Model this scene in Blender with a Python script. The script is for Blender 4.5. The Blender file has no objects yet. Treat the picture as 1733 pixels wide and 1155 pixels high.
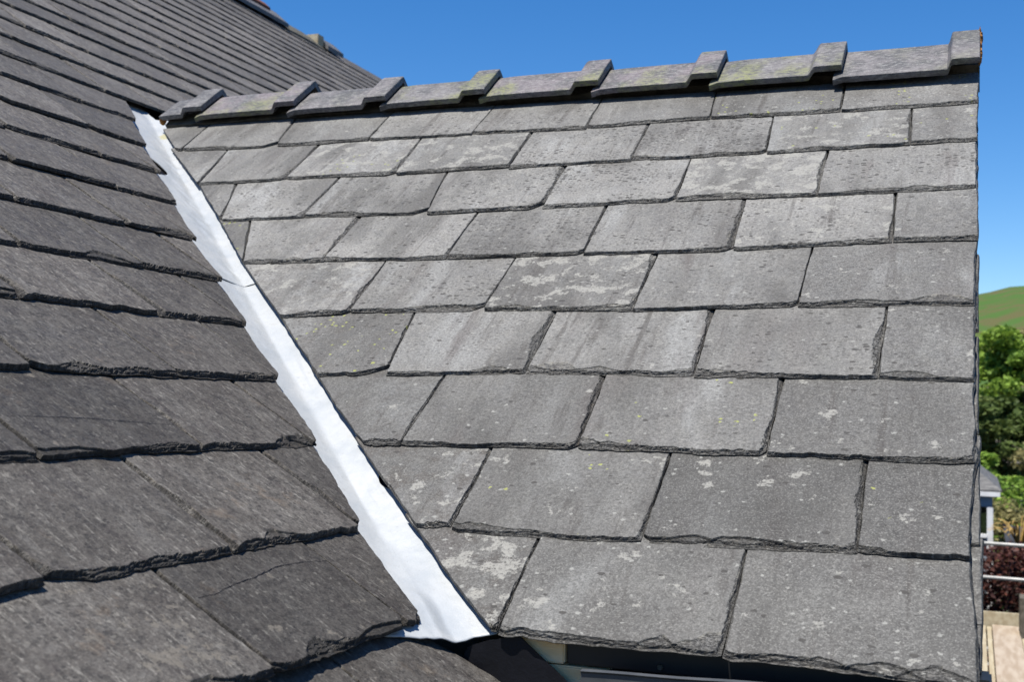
import bpy, bmesh, math, random
import numpy as np
from mathutils import Matrix, Vector
random.seed(7)
sc = bpy.context.scene
COL = sc.collection

# ------------------------------------------------------------------ camera
ZC = 5.2                       # eye height above the yard
cam_d = bpy.data.cameras.new('camera')
cam = bpy.data.objects.new('camera', cam_d)
COL.objects.link(cam)
RIGHT = Vector((0.9320398, 0.3615975, 0.0234296))
DOWN = Vector((0.0031082, 0.0566787, -0.9983876))
FWD = Vector((-0.3623425, 0.9306098, 0.0517029))
cam.matrix_world = Matrix(((RIGHT.x, -DOWN.x, -FWD.x, 0), (RIGHT.y, -DOWN.y, -FWD.y, 0),
                           (RIGHT.z, -DOWN.z, -FWD.z, ZC), (0, 0, 0, 1)))
cam_d.sensor_width = 36
cam_d.lens = 41.883
cam_d.clip_start = .05
cam_d.clip_end = 6000
cam_d.dof.use_dof = True
cam_d.dof.focus_distance = 2.0
cam_d.dof.aperture_fstop = 10
sc.camera = cam

# ------------------------------------------------------------------ light
SUN = Vector((-.12, -.35, .93)).normalized()     # towards the sun
elev = math.asin(SUN.z)
azim = math.atan2(SUN.x, SUN.y)
w = bpy.data.worlds.new('World'); sc.world = w; w.use_nodes = True
nt = w.node_tree
sky = nt.nodes.new('ShaderNodeTexSky'); sky.sky_type = 'NISHITA'; sky.sun_disc = False
sky.sun_elevation = elev; sky.sun_rotation = azim
sky.altitude = 600; sky.air_density = 1.0; sky.dust_density = 0.0; sky.ozone_density = 4.0
hs = nt.nodes.new('ShaderNodeHueSaturation'); hs.inputs['Saturation'].default_value = 1.32; hs.inputs['Hue'].default_value = .505
nt.links.new(sky.outputs[0], hs.inputs['Color'])
bg = nt.nodes['Background']; nt.links.new(hs.outputs[0], bg.inputs[0]); bg.inputs[1].default_value = .085
sl = bpy.data.lights.new('sun', 'SUN'); sl.energy = 5.0; sl.angle = math.radians(.53); sl.color = (1, .955, .87)
so = bpy.data.objects.new('sun', sl); COL.objects.link(so)
so.rotation_euler = SUN.to_track_quat('Z', 'Y').to_euler()
sc.view_settings.view_transform = 'Standard'; sc.view_settings.look = 'None'
sc.view_settings.exposure = .85; sc.view_settings.gamma = 1

# ------------------------------------------------------------------ materials
def new_mat(name):
    m = bpy.data.materials.new(name); m.use_nodes = True
    return m, m.node_tree, m.node_tree.nodes['Principled BSDF']

class NB:
    """small helper for writing node trees"""
    def __init__(s, nt): s.nt = nt
    def n(s, t, **k):
        x = s.nt.nodes.new(t)
        for a, b in k.items(): setattr(x, a, b)
        return x
    def put(s, sock, v):
        if isinstance(v, bpy.types.NodeSocket): s.nt.links.new(v, sock)
        elif v is not None: sock.default_value = v
    def math(s, op, a, b=None, c=None, clamp=False):
        x = s.n('ShaderNodeMath', operation=op, use_clamp=clamp)
        for i, v in enumerate((a, b, c)):
            if v is not None: s.put(x.inputs[i], v)
        return x.outputs[0]
    def noise(s, vec, scale, detail=4, rough=.55, dist=0.):
        x = s.n('ShaderNodeTexNoise')
        s.put(x.inputs['Vector'], vec); x.inputs['Scale'].default_value = scale
        x.inputs['Detail'].default_value = detail; x.inputs['Roughness'].default_value = rough
        x.inputs['Distortion'].default_value = dist
        return x.outputs['Fac']
    def mapping(s, vec, scale, rot=(0, 0, 0)):
        x = s.n('ShaderNodeMapping'); s.put(x.inputs[0], vec)
        x.inputs['Scale'].default_value = scale; x.inputs['Rotation'].default_value = rot
        return x.outputs[0]
    def step(s, v, lo, hi):
        x = s.n('ShaderNodeMapRange', interpolation_type='SMOOTHSTEP')
        s.put(x.inputs[0], v); s.put(x.inputs[1], lo); s.put(x.inputs[2], hi)
        return x.outputs[0]
    def lin(s, v, lo, hi, a, b):
        x = s.n('ShaderNodeMapRange')
        s.put(x.inputs[0], v); x.inputs[1].default_value = lo; x.inputs[2].default_value = hi
        s.put(x.inputs[3], a); s.put(x.inputs[4], b)
        return x.outputs[0]
    def mix(s, f, a, b, mode='MIX'):
        x = s.n('ShaderNodeMix', data_type='RGBA', blend_type=mode)
        s.put(x.inputs[0], f)
        for i, v in ((6, a), (7, b)):
            if isinstance(v, tuple): v = (*v, 1)
            s.put(x.inputs[i], v)
        return x.outputs[2]
    def voro(s, vec, scale, rnd=1., feature='F1'):
        x = s.n('ShaderNodeTexVoronoi', feature=feature, voronoi_dimensions='2D')
        s.put(x.inputs['Vector'], vec); x.inputs['Scale'].default_value = scale
        x.inputs['Randomness'].default_value = rnd
        return x.outputs['Distance'], x.outputs['Color']
    def attr(s, name, kind='OBJECT'):
        x = s.n('ShaderNodeAttribute', attribute_type=kind, attribute_name=name)
        return x.outputs['Fac']

def slate_material(name, warm):
    m, nt, P = new_mat(name); b = NB(nt)
    uv = b.n('ShaderNodeUVMap').outputs[0]
    tint = b.attr('tint', 'GEOMETRY'); chip = b.attr('chip', 'GEOMETRY')
    off = b.n('ShaderNodeCombineXYZ'); b.put(off.inputs[0], b.math('MULTIPLY', tint, 37.)); b.put(off.inputs[1], b.math('MULTIPLY', tint, 91.)); b.put(off.inputs[2], b.math('MULTIPLY', tint, 53.))
    add = b.n('ShaderNodeVectorMath', operation='ADD'); b.put(add.inputs[0], uv); b.put(add.inputs[1], off.outputs[0])
    co = add.outputs[0]
    wn = b.n('ShaderNodeTexWhiteNoise', noise_dimensions='1D'); b.put(wn.inputs[1], b.math('MULTIPLY', tint, 517.3))
    rnd = wn.outputs[0]
    lichen, yellow, pits, streak, tone, brown = [b.attr(a) for a in ('lichen', 'yellow', 'pits', 'streak', 'tone', 'brown')]
    n_big = b.noise(co, 7, 5, .6)
    n_mid = b.noise(co, 38, 6, .62)
    n_fine = b.noise(co, 420, 3, .7)
    n_grain = b.noise(co, 190, 4, .75)
    if not warm:
        base = b.mix(b.step(n_big, .3, .7), (.1008, .0990, .0948), (.1332, .1302, .1248))
        base = b.mix(b.math('MULTIPLY', b.step(n_mid, .42, .68), .45), base, (.1620, .1572, .1470))
        dirt = (.0510, .0468, .0444)
    else:
        base = b.mix(b.step(n_big, .3, .7), (.046, .040, .034), (.074, .067, .060))
        base = b.mix(b.math('MULTIPLY', b.step(n_mid, .42, .68), .4), base, (.0870, .0792, .0732))
        dirt = (.0252, .0216, .0204)
    if not warm:
        zone = b.step(b.noise(co, 5.5, 3, .5), .42, .62)
        spk = b.step(b.noise(co, 150, 6, .8), .47, .60)
        base = b.mix(b.math('MULTIPLY', b.math('MULTIPLY', zone, spk), .42), base, (.062, .058, .054))
        mot = b.attr('mottle')
        mz = b.math('MULTIPLY', b.step(b.noise(co, 4.2, 3, .5), .30, .56), mot)
        base = b.mix(b.math('MULTIPLY', mz, .50), base, (.060, .059, .058))
        base = b.mix(b.math('MULTIPLY', b.math('MULTIPLY', b.step(b.noise(co, 120, 9, .82), .48, .58), mz), .75), base, (.036, .034, .033))
        base = b.mix(b.math('MULTIPLY', b.math('MULTIPLY', b.step(b.noise(co, 60, 9, .8), .55, .64), mz), .55), base, (.165, .160, .148))
        base = b.mix(b.math('MULTIPLY', b.step(b.noise(co, 170, 5, .75), .58, .68), .5), base, (.215, .210, .195))
    # run marks down the slope
    if warm:
        sv = b.mapping(co, (34, 8, 1), (0, 0, .25)); sv2 = b.mapping(co, (170, 48, 1), (0, 0, .25))
        st = b.noise(sv, 1, 7, .68, .5); st2 = b.noise(sv2, 1, 5, .7, .3); mo = b.noise(co, 75, 8, .78)
        base = b.mix(b.math('MULTIPLY', b.step(st, .50, .68), .55), base, (.104, .098, .090))
        base = b.mix(b.math('MULTIPLY', b.step(st, .48, .34), .65), base, (.034, .028, .026))
        base = b.mix(b.math('MULTIPLY', b.step(mo, .50, .40), .7), base, (.020, .018, .016))
        base = b.mix(b.math('MULTIPLY', b.step(mo, .54, .64), .5), base, (.110, .104, .096))
        base = b.mix(b.math('MULTIPLY', b.step(st2, .55, .66), .8), base, (.160, .150, .134))
        base = b.mix(b.math('MULTIPLY', b.step(b.noise(co, 11, 7, .7), .60, .70), .5), base, (.105, .080, .058))
    else:
        sv = b.mapping(co, (15, 1.8, 1), (0, 0, .10))
        st = b.noise(sv, 1, 5, .55, .2)
        # broad weathering: each slate has its own darker and paler sides
        wl_ = b.noise(b.mapping(co, (6.5, 2.6, 1), (0, 0, .15)), 1, 4, .55, .4)
        base = b.mix(b.math('MULTIPLY', b.step(wl_, .50, .66), .85), base, (.060, .058, .055))
        base = b.mix(b.math('MULTIPLY', b.step(wl_, .46, .32), .6), base, (.172, .173, .170))
        dr = b.noise(b.mapping(co, (34, 2.6, 1), (0, 0, .08)), 1, 6, .65, .3)
        base = b.mix(b.math('MULTIPLY', b.math('MULTIPLY', b.step(dr, .54, .68), b.step(n_big, .40, .55)), .8), base, (.048, .044, .041))
        k = b.math('MULTIPLY', b.step(st, .52, .70), streak)
        base = b.mix(b.math('MULTIPLY', k, 1.), base, (.066, .058, .055))
        k2 = b.math('MULTIPLY', b.step(st, .46, .30), streak)
        base = b.mix(b.math('MULTIPLY', k2, .5), base, (.150, .150, .147))
        base = b.mix(b.math('MULTIPLY', b.step(b.noise(co, 22, 8, .72), .50, .62), b.math('MULTIPLY', brown, .8)), base, (.0588, .0522, .0468))
    # grain
    g = b.lin(n_grain, .28, .72, .55, 1.45)
    g = b.math('MULTIPLY', g, b.lin(n_fine, .25, .75, .68, 1.32))
    g = b.math('MULTIPLY', g, b.lin(rnd, 0, 1, .86, 1.34) if not warm else b.lin(rnd, 0, 1, .72, 1.28))
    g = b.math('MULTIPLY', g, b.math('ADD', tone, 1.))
    gg = b.n('ShaderNodeCombineColor')
    for i in range(3): b.put(gg.inputs[i], g)
    base = b.mix(1., base, gg.outputs[0], 'MULTIPLY')
    # salt and pepper of the mineral grain
    sp = b.noise(co, 360, 2, .6); sp2 = b.noise(co, 250, 2, .5)
    amt = b.math('MULTIPLY_ADD', b.attr('mottle'), .42, .08) if not warm else b.math('ADD', b.math('MULTIPLY', rnd, 0.), .26)
    base = b.mix(b.math('MULTIPLY', b.step(sp, .50, .68), amt), base, (.185, .182, .172) if not warm else (.125, .118, .108))
    base = b.mix(b.math('MULTIPLY', b.step(sp2, .50, .34), amt), base, (.042, .041, .040) if not warm else (.020, .019, .018))
    # little dark lens-shaped pits
    pv = b.mapping(co, (60, 112, 1))
    d, c = b.voro(pv, 1)
    sep = b.n('ShaderNodeSeparateColor'); b.put(sep.inputs[0], c)
    dens = b.step(b.noise(co, 9, 3), .38, .62)
    thr = b.math('MULTIPLY', b.math('MULTIPLY', dens, pits), .75)
    d = b.math('ADD', d, b.lin(b.noise(co, 260, 2), .3, .7, -.07, .07))
    prad = b.math('MULTIPLY_ADD', sep.outputs[1], .30, .12)
    pit = b.math('MULTIPLY', b.step(d, prad, b.math('SUBTRACT', prad, .09)), b.math('LESS_THAN', sep.outputs[0], thr))
    # second, much finer peppering
    df, cf = b.voro(b.mapping(co, (120, 210, 1)), 1)
    sf = b.n('ShaderNodeSeparateColor'); b.put(sf.inputs[0], cf)
    pf = b.math('MULTIPLY', b.step(df, .42, .30), b.math('LESS_THAN', sf.outputs[0], b.math('MULTIPLY', b.step(b.noise(co, 12, 4), .40, .62), b.math('MULTIPLY_ADD', pits, .35, .16))))
    pit = b.math('MAXIMUM', pit, b.math('MULTIPLY', pf, b.math('MULTIPLY_ADD', b.attr('mottle'), -.6, .78)))
    base = b.mix(b.math('MULTIPLY', pit, .9), base, (.030, .028, .026))
    # pale crustose lichen: blotches and small dots
    ln = b.noise(b.mapping(co, (1, 1.15, 1)), 21, 9, .66, .15)
    lo = b.math('SUBTRACT', .68, b.math('MULTIPLY', lichen, .17))
    l1 = b.step(ln, lo, b.math('ADD', lo, .035))
    l1 = b.math('MULTIPLY', l1, b.step(n_grain, .30, .55))
    lc = b.mix(n_mid, (.2400, .2310, .2070), (.1860, .1860, .1770)) if not warm else b.mix(n_mid, (.1200, .0990, .0750), (.1320, .1260, .1140))
    base = b.mix(b.math('MULTIPLY', l1, .85), base, lc)
    d2, c2 = b.voro(b.mapping(co, (1, 1.3, 1)), 62)
    sep2 = b.n('ShaderNodeSeparateColor'); b.put(sep2.inputs[0], c2)
    dd = b.math('ADD', d2, b.lin(b.noise(co, 200, 5, .7), .3, .7, -.22, .22))
    dot = b.math('MULTIPLY', b.step(dd, b.math('MULTIPLY_ADD', sep2.outputs[2], .20, .10), .08),
                 b.math('LESS_THAN', sep2.outputs[0], b.math('MULTIPLY_ADD', lichen, .12, .035)))
    base = b.mix(b.math('MULTIPLY', dot, .65), base, (.2400, .2400, .2250) if not warm else (.1380, .1290, .1140))
    # acid green map lichen
    d3, c3 = b.voro(b.mapping(co, (1, 1.2, 1)), 75)
    sep3 = b.n('ShaderNodeSeparateColor'); b.put(sep3.inputs[0], c3)
    dd3 = b.math('ADD', d3, b.lin(b.noise(co, 240, 4), .3, .7, -.16, .16))
    clump = b.math('MULTIPLY', b.step(b.noise(co, 13, 2), .52, .62), yellow)
    yd = b.math('MULTIPLY', b.step(dd3, .30, .12), b.math('LESS_THAN', sep3.outputs[0], b.math('MULTIPLY', clump, .34)))
    base = b.mix(b.math('MULTIPLY', yd, .75), base, (.2400, .2580, .0600))
    # riven edges: grime, a little ochre, and shade painted into the edge colour
    en = b.noise(co, 90, 5, .6)
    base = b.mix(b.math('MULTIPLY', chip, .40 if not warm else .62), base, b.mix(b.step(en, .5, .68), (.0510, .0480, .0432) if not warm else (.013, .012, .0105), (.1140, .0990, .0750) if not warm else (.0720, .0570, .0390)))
    fis = b.noise(b.mapping(co, (70, 260, 1)), 1, 5, .75, 1.2)
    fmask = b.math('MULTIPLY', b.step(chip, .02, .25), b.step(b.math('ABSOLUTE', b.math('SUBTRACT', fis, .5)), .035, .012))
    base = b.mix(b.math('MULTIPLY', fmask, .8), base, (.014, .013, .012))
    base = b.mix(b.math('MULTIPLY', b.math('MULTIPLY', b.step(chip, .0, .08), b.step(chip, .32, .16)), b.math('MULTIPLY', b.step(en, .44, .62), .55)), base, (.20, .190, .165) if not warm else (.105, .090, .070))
    b.put(P.inputs['Base Color'], base)
    b.put(P.inputs['Roughness'], b.lin(n_mid, .3, .7, .55, .78))
    P.inputs['Specular IOR Level'].default_value = .30 if not warm else .30
    h = b.math('ADD', b.math('MULTIPLY', n_grain, .5), b.math('MULTIPLY', n_fine, .25))
    h = b.math('ADD', h, b.math('MULTIPLY', n_mid, 1.1))
    h = b.math('ADD', h, b.math('MULTIPLY', b.noise(b.mapping(co, (60, 14, 1), (0, 0, .2)), 1, 5, .6), 1.2 if warm else .6))
    h = b.math('SUBTRACT', h, b.math('MULTIPLY', fmask, 2.))
    h = b.math('SUBTRACT', h, b.math('MULTIPLY', pit, .5))
    bp = b.n('ShaderNodeBump'); bp.inputs['Strength'].default_value = .62; bp.inputs['Distance'].default_value = .0016
    b.put(bp.inputs['Height'], h); nt.links.new(bp.outputs[0], P.inputs['Normal'])
    return m

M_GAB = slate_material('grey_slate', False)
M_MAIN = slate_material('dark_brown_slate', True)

def simple_mat(name, c1, c2=None, scale=10, rough=.7, spec=.4, bump=0., bscale=None, detail=5, metal=0., stretch=(1, 1, 1), coord='Object', lo=.35, hi=.65):
    m, nt, P = new_mat(name); b = NB(nt)
    tc = b.n('ShaderNodeTexCoord').outputs[coord]
    v = b.mapping(tc, stretch); c1 = tuple(x*.6 for x in c1); c2 = tuple(x*.6 for x in c2) if c2 else c1
    f = b.noise(v, scale, detail, .6)
    b.put(P.inputs['Base Color'], b.mix(b.step(f, lo, hi), c1, c2 or c1))
    P.inputs['Roughness'].default_value = rough; P.inputs['Specular IOR Level'].default_value = spec
    P.inputs['Metallic'].default_value = metal
    if bump:
        bp = b.n('ShaderNodeBump'); bp.inputs['Strength'].default_value = .6; bp.inputs['Distance'].default_value = bump
        b.put(bp.inputs['Height'], b.noise(v, bscale or scale * 4, 5, .6)); nt.links.new(bp.outputs[0], P.inputs['Normal'])
    return m

def ridge_material():
    m, nt, P = new_mat('ridge_clay'); b = NB(nt)
    tc = b.n('ShaderNodeTexCoord').outputs['Object']
    oi = b.n('ShaderNodeObjectInfo').outputs['Random']
    off = b.n('ShaderNodeCombineXYZ'); b.put(off.inputs[0], b.math('MULTIPLY', oi, 31.)); b.put(off.inputs[2], b.math('MULTIPLY', oi, 17.))
    add = b.n('ShaderNodeVectorMath', operation='ADD'); b.put(add.inputs[0], tc); b.put(add.inputs[1], off.outputs[0]); co = add.outputs[0]
    algae, purple = b.attr('algae'), b.attr('purple')
    n1_ = b.noise(co, 13, 7, .68); n2_ = b.noise(b.mapping(co, (1, 2.2, 2.2)), 70, 7, .72); n3 = b.noise(co, 300, 4, .75)
    base = b.mix(b.step(n1_, .35, .65), (.062, .061, .062), (.124, .121, .124))
    base = b.mix(b.math('MULTIPLY', b.math('MULTIPLY', purple, b.step(n1_, .38, .6)), .55), base, (.135, .100, .118))
    base = b.mix(b.math('MULTIPLY', b.step(n2_, .52, .60), .7), base, (.20, .197, .19))
    base = b.mix(b.math('MULTIPLY', b.step(n2_, .47, .38), .75), base, (.045, .043, .042))
    patch = b.math('MULTIPLY', b.step(b.noise(co, 7, 4, .6), .45, .64), algae)
    base = b.mix(b.math('MULTIPLY', b.math('MULTIPLY', patch, b.step(n2_, .38, .58)), .85), base, (.150, .158, .055))
    g = b.lin(n3, .25, .75, .72, 1.28)
    gg = b.n('ShaderNodeCombineColor')
    for i in range(3): b.put(gg.inputs[i], g)
    base = b.mix(1., base, gg.outputs[0], 'MULTIPLY')
    b.put(P.inputs['Base Color'], base); b.put(P.inputs['Roughness'], b.lin(n1_, .3, .7, .45, .68))
    P.inputs['Specular IOR Level'].default_value = .35
    bp = b.n('ShaderNodeBump'); bp.inputs['Strength'].default_value = .6; bp.inputs['Distance'].default_value = .002
    b.put(bp.inputs['Height'], b.math('ADD', n2_, b.math('MULTIPLY', n3, .3))); nt.links.new(bp.outputs[0], P.inputs['Normal'])
    return m
M_RIDGE = ridge_material()

def flashing_material():
    m, nt, P = new_mat('white_lining'); b = NB(nt)
    tc = b.n('ShaderNodeTexCoord').outputs['Object']
    n1_ = b.noise(tc, 7, 6, .65, .4); n2_ = b.noise(tc, 150, 6, .75); n3 = b.noise(tc, 34, 5, .65); n4 = b.noise(b.mapping(tc, (60, 5, 1)), 1, 4, .6)
    base = b.mix(b.step(n1_, .3, .7), (.275, .295, .315), (.345, .355, .362))
    base = b.mix(b.math('MULTIPLY', b.step(n4, .54, .72), .4), base, (.25, .265, .285))
    base = b.mix(b.math('MULTIPLY', b.step(n2_, .57, .68), .45), base, (.215, .215, .21))
    base = b.mix(b.math('MULTIPLY', b.math('MULTIPLY', b.step(n3, .55, .68), b.step(n1_, .45, .6)), .5), base, (.235, .235, .23))
    gm = b.n('ShaderNodeVectorMath', operation='DISTANCE'); b.put(gm.inputs[0], tc); gm.inputs[1].default_value = (.030, 1.60, .008)
    base = b.mix(b.math('MULTIPLY', b.step(b.math('ADD', gm.outputs['Value'], b.lin(n3, .3, .7, -.03, .03)), .045, .02), .75), base, (.32, .29, .13))
    b.put(P.inputs['Base Color'], base)
    b.put(P.inputs['Roughness'], b.lin(n3, .3, .7, .34, .52)); P.inputs['Specular IOR Level'].default_value = .5
    bp = b.n('ShaderNodeBump'); bp.inputs['Strength'].default_value = .5; bp.inputs['Distance'].default_value = .003
    b.put(bp.inputs['Height'], b.math('ADD', n3, b.math('MULTIPLY', n2_, .25))); nt.links.new(bp.outputs[0], P.inputs['Normal'])
    return m
M_FLASH = flashing_material()
M_BLACK = simple_mat('black_membrane', (.004, .004, .006), (.007, .007, .011), 14, .5, .25, .002)
M_DECK = simple_mat('roof_boards', (.05, .042, .034), (.08, .066, .05), 8, .85, .3)
M_FASCIA = simple_mat('black_paint', (.008, .008, .008), (.012, .012, .012), 12, .45, .5)
M_TIMBER = simple_mat('cream_timber', (1.15, .80, .40), (1.35, 1.0, .58), 5, .8, .25, .001, 60, stretch=(1.2, 8, 8))
M_GUTTER = simple_mat('grey_gutter', (.055, .060, .066), (.085, .090, .097), 22, .5, .5, .0006)
M_MORTAR = simple_mat('mortar', (.10, .094, .08), (.18, .17, .14), 30, .9, .2, .004)
M_OCHRE = simple_mat('orange_crust', (.30, .12, .03), (.45, .22, .06), 90, .9, .2, .004)
M_TERRA = simple_mat('red_clay', (.16, .06, .04), (.24, .10, .06), 25, .8, .3, .002)
M_STEEL = simple_mat('galvanised_tube', (.38, .38, .37), (.50, .50, .48), 12, .5, .5, metal=.3)
M_SCREW = simple_mat('dull_metal', (.20, .19, .15), (.28, .27, .22), 60, .4, .6, metal=.8)
M_PLANK = simple_mat('pale_plank', (.46, .38, .25), (.60, .53, .38), 3, .8, .25, .001, 40, stretch=(7, 1, 7))
M_PLANK2 = simple_mat('pinkish_plank', (.42, .33, .24), (.55, .46, .36), 3, .8, .25, .001, 40, stretch=(7, 1, 7))
M_WHITE = simple_mat('white_paint', (.95, .95, .95), (1.1, 1.1, 1.1), 4, .5, .4)
M_BLUEGREY = simple_mat('blue_grey_paint', (.30, .35, .42), (.36, .41, .47), 4, .6, .3)
M_GLASS = simple_mat('dark_pane', (.012, .016, .010), (.03, .045, .02), 3, .08, .6)
M_GRASS = simple_mat('hill_grass', (.080, .155, .035), (.130, .125, .050), .05, .95, .1, coord='Object', detail=12, lo=.42, hi=.60)
M_GROUND = simple_mat('yard_ground', (.10, .09, .07), (.16, .14, .11), .6, .95, .1, .02, 6)
M_BARK = simple_mat('bark', (.06, .05, .04), (.11, .09, .07), 12, .9, .2, .01)
M_STRAW = simple_mat('dry_straw', (.40, .25, .07), (.58, .40, .14), 20, .8, .2)

def leaf_mat(name, c1, c2, trans=.25):
    m, nt, P = new_mat(name); b = NB(nt)
    r = b.attr('shade', 'GEOMETRY')
    b.put(P.inputs['Base Color'], b.mix(r, tuple(x*.62 for x in c1), tuple(x*.62 for x in c2)))
    P.inputs['Roughness'].default_value = .6; P.inputs['Specular IOR Level'].default_value = .25
    tr = nt.nodes.new('ShaderNodeBsdfTranslucent'); b.put(tr.inputs[0], b.mix(r, tuple(x*.62 for x in c1), tuple(x*.62 for x in c2)))
    mx = nt.nodes.new('ShaderNodeMixShader'); mx.inputs[0].default_value = trans
    nt.links.new(P.outputs[0], mx.inputs[1]); nt.links.new(tr.outputs[0], mx.inputs[2])
    nt.links.new(mx.outputs[0], nt.nodes['Material Output'].inputs[0])
    return m
M_LEAF = leaf_mat('bright_leaf', (.13, .25, .03), (.42, .60, .09))
M_LEAFD = leaf_mat('dark_leaf', (.08, .13, .025), (.20, .25, .07))
M_LEAFB = leaf_mat('brown_leaf', (.22, .21, .07), (.44, .39, .17))
M_COPPER = leaf_mat('copper_leaf', (.045, .014, .012), (.15, .05, .035), .15)

# ------------------------------------------------------------------ object helpers
def tag(o, label=None, cat=None, group=None, kind=None):
    if label: o['label'] = label
    if cat: o['category'] = cat
    if group: o['group'] = group
    if kind: o['kind'] = kind
    return o
def thing(name, label, cat, loc=(0, 0, 0), group=None):
    o = bpy.data.objects.new(name, None); COL.objects.link(o); o.location = loc; o.empty_display_size = .1
    return tag(o, label, cat, group)
def link(name, me, m, parent=None, mw=None):
    o = bpy.data.objects.new(name, me); COL.objects.link(o)
    if m: me.materials.append(m)
    if mw is not None: o.matrix_world = mw
    if parent:
        o.parent = parent
        o.matrix_parent_inverse = Matrix.Translation(parent.location).inverted() if parent.parent is None else Matrix()
    return o
def pmesh(name, V, F, smooth=False):
    me = bpy.data.meshes.new(name); me.from_pydata([tuple(map(float, v)) for v in V], [], [tuple(f) for f in F]); me.update()
    if smooth: me.polygons.foreach_set('use_smooth', [True] * len(me.polygons))
    return me
def add_box(V, F, x0, x1, y0, y1, z0, z1):
    n = len(V)
    V += [(x0, y0, z0), (x1, y0, z0), (x1, y1, z0), (x0, y1, z0), (x0, y0, z1), (x1, y0, z1), (x1, y1, z1), (x0, y1, z1)]
    F += [(n, n+3, n+2, n+1), (n+4, n+5, n+6, n+7), (n, n+1, n+5, n+4), (n+1, n+2, n+6, n+5), (n+2, n+3, n+7, n+6), (n+3, n, n+4, n+7)]
def box(name, dims, m, parent=None, mw=None, bevel=.002):
    bm = bmesh.new(); bmesh.ops.create_cube(bm, size=1)
    (x0, x1), (y0, y1), (z0, z1) = dims
    for v in bm.verts:
        v.co = ((x0+x1)/2 + v.co.x*(x1-x0), (y0+y1)/2 + v.co.y*(y1-y0), (z0+z1)/2 + v.co.z*(z1-z0))
    if bevel: bmesh.ops.bevel(bm, geom=bm.edges[:], offset=bevel, segments=2, affect='EDGES')
    me = bpy.data.meshes.new(name); bm.to_mesh(me); bm.free()
    return link(name, me, m, parent, mw)
def tube(V, F, pts, rads, n=10, cap=True):
    base = len(V); P_ = [Vector(p) for p in pts]
    for i, p in enumerate(P_):
        d = (P_[min(i+1, len(P_)-1)] - P_[max(i-1, 0)]).normalized()
        u = d.orthogonal().normalized() if i == 0 else (u - d*u.dot(d)).normalized()
        v_ = d.cross(u); r = rads[i] if hasattr(rads, '__len__') else rads
        for k in range(n):
            a = 2*math.pi*k/n; V.append(tuple(p + (u*math.cos(a) + v_*math.sin(a))*r))
    for i in range(len(P_)-1):
        for k in range(n):
            a = base+i*n+k; b_ = base+i*n+(k+1) % n
            F.append((a, b_, b_+n, a+n))
    if cap:
        F.append(tuple(base+k for k in reversed(range(n)))); F.append(tuple(base+(len(P_)-1)*n+k for k in range(n)))

# value noise
def _h(i, seed):
    x = np.sin(i*127.1 + seed*311.7)*43758.5453
    return x - np.floor(x)
def n1(x, seed):
    x = np.asarray(x, float); i = np.floor(x); f = x-i; f = f*f*(3-2*f)
    return (_h(i, seed)*(1-f) + _h(i+1, seed)*f)*2-1
def n2(x, y, seed):
    x = np.asarray(x, float); y = np.asarray(y, float)
    i, j = np.floor(x), np.floor(y); f, g = x-i, y-j; f = f*f*(3-2*f); g = g*g*(3-2*g)
    h = lambda a, b_: _h(a+57.*b_, seed)
    return ((h(i, j)*(1-f)+h(i+1, j)*f)*(1-g) + (h(i, j+1)*(1-f)+h(i+1, j+1)*f)*g)*2-1
def sstep(x, a, b_):
    t = np.clip((x-a)/(b_-a), 0, 1); return t*t*(3-2*t)

def spread(W, fine, nfine, step, second=True):
    """positions along an edge, dense at both ends"""
    a = [i*fine for i in range(nfine)]
    if W < 2.2*a[-1]: return np.linspace(0, W, max(3, int(W/fine)))
    n = max(2, int((W-2*a[-1])/step)); mid = list(np.linspace(a[-1], W-a[-1], n+1))
    return np.array(a[:-1] + mid + ([W-x for x in reversed(a[:-1])] if second else [W]))

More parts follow.
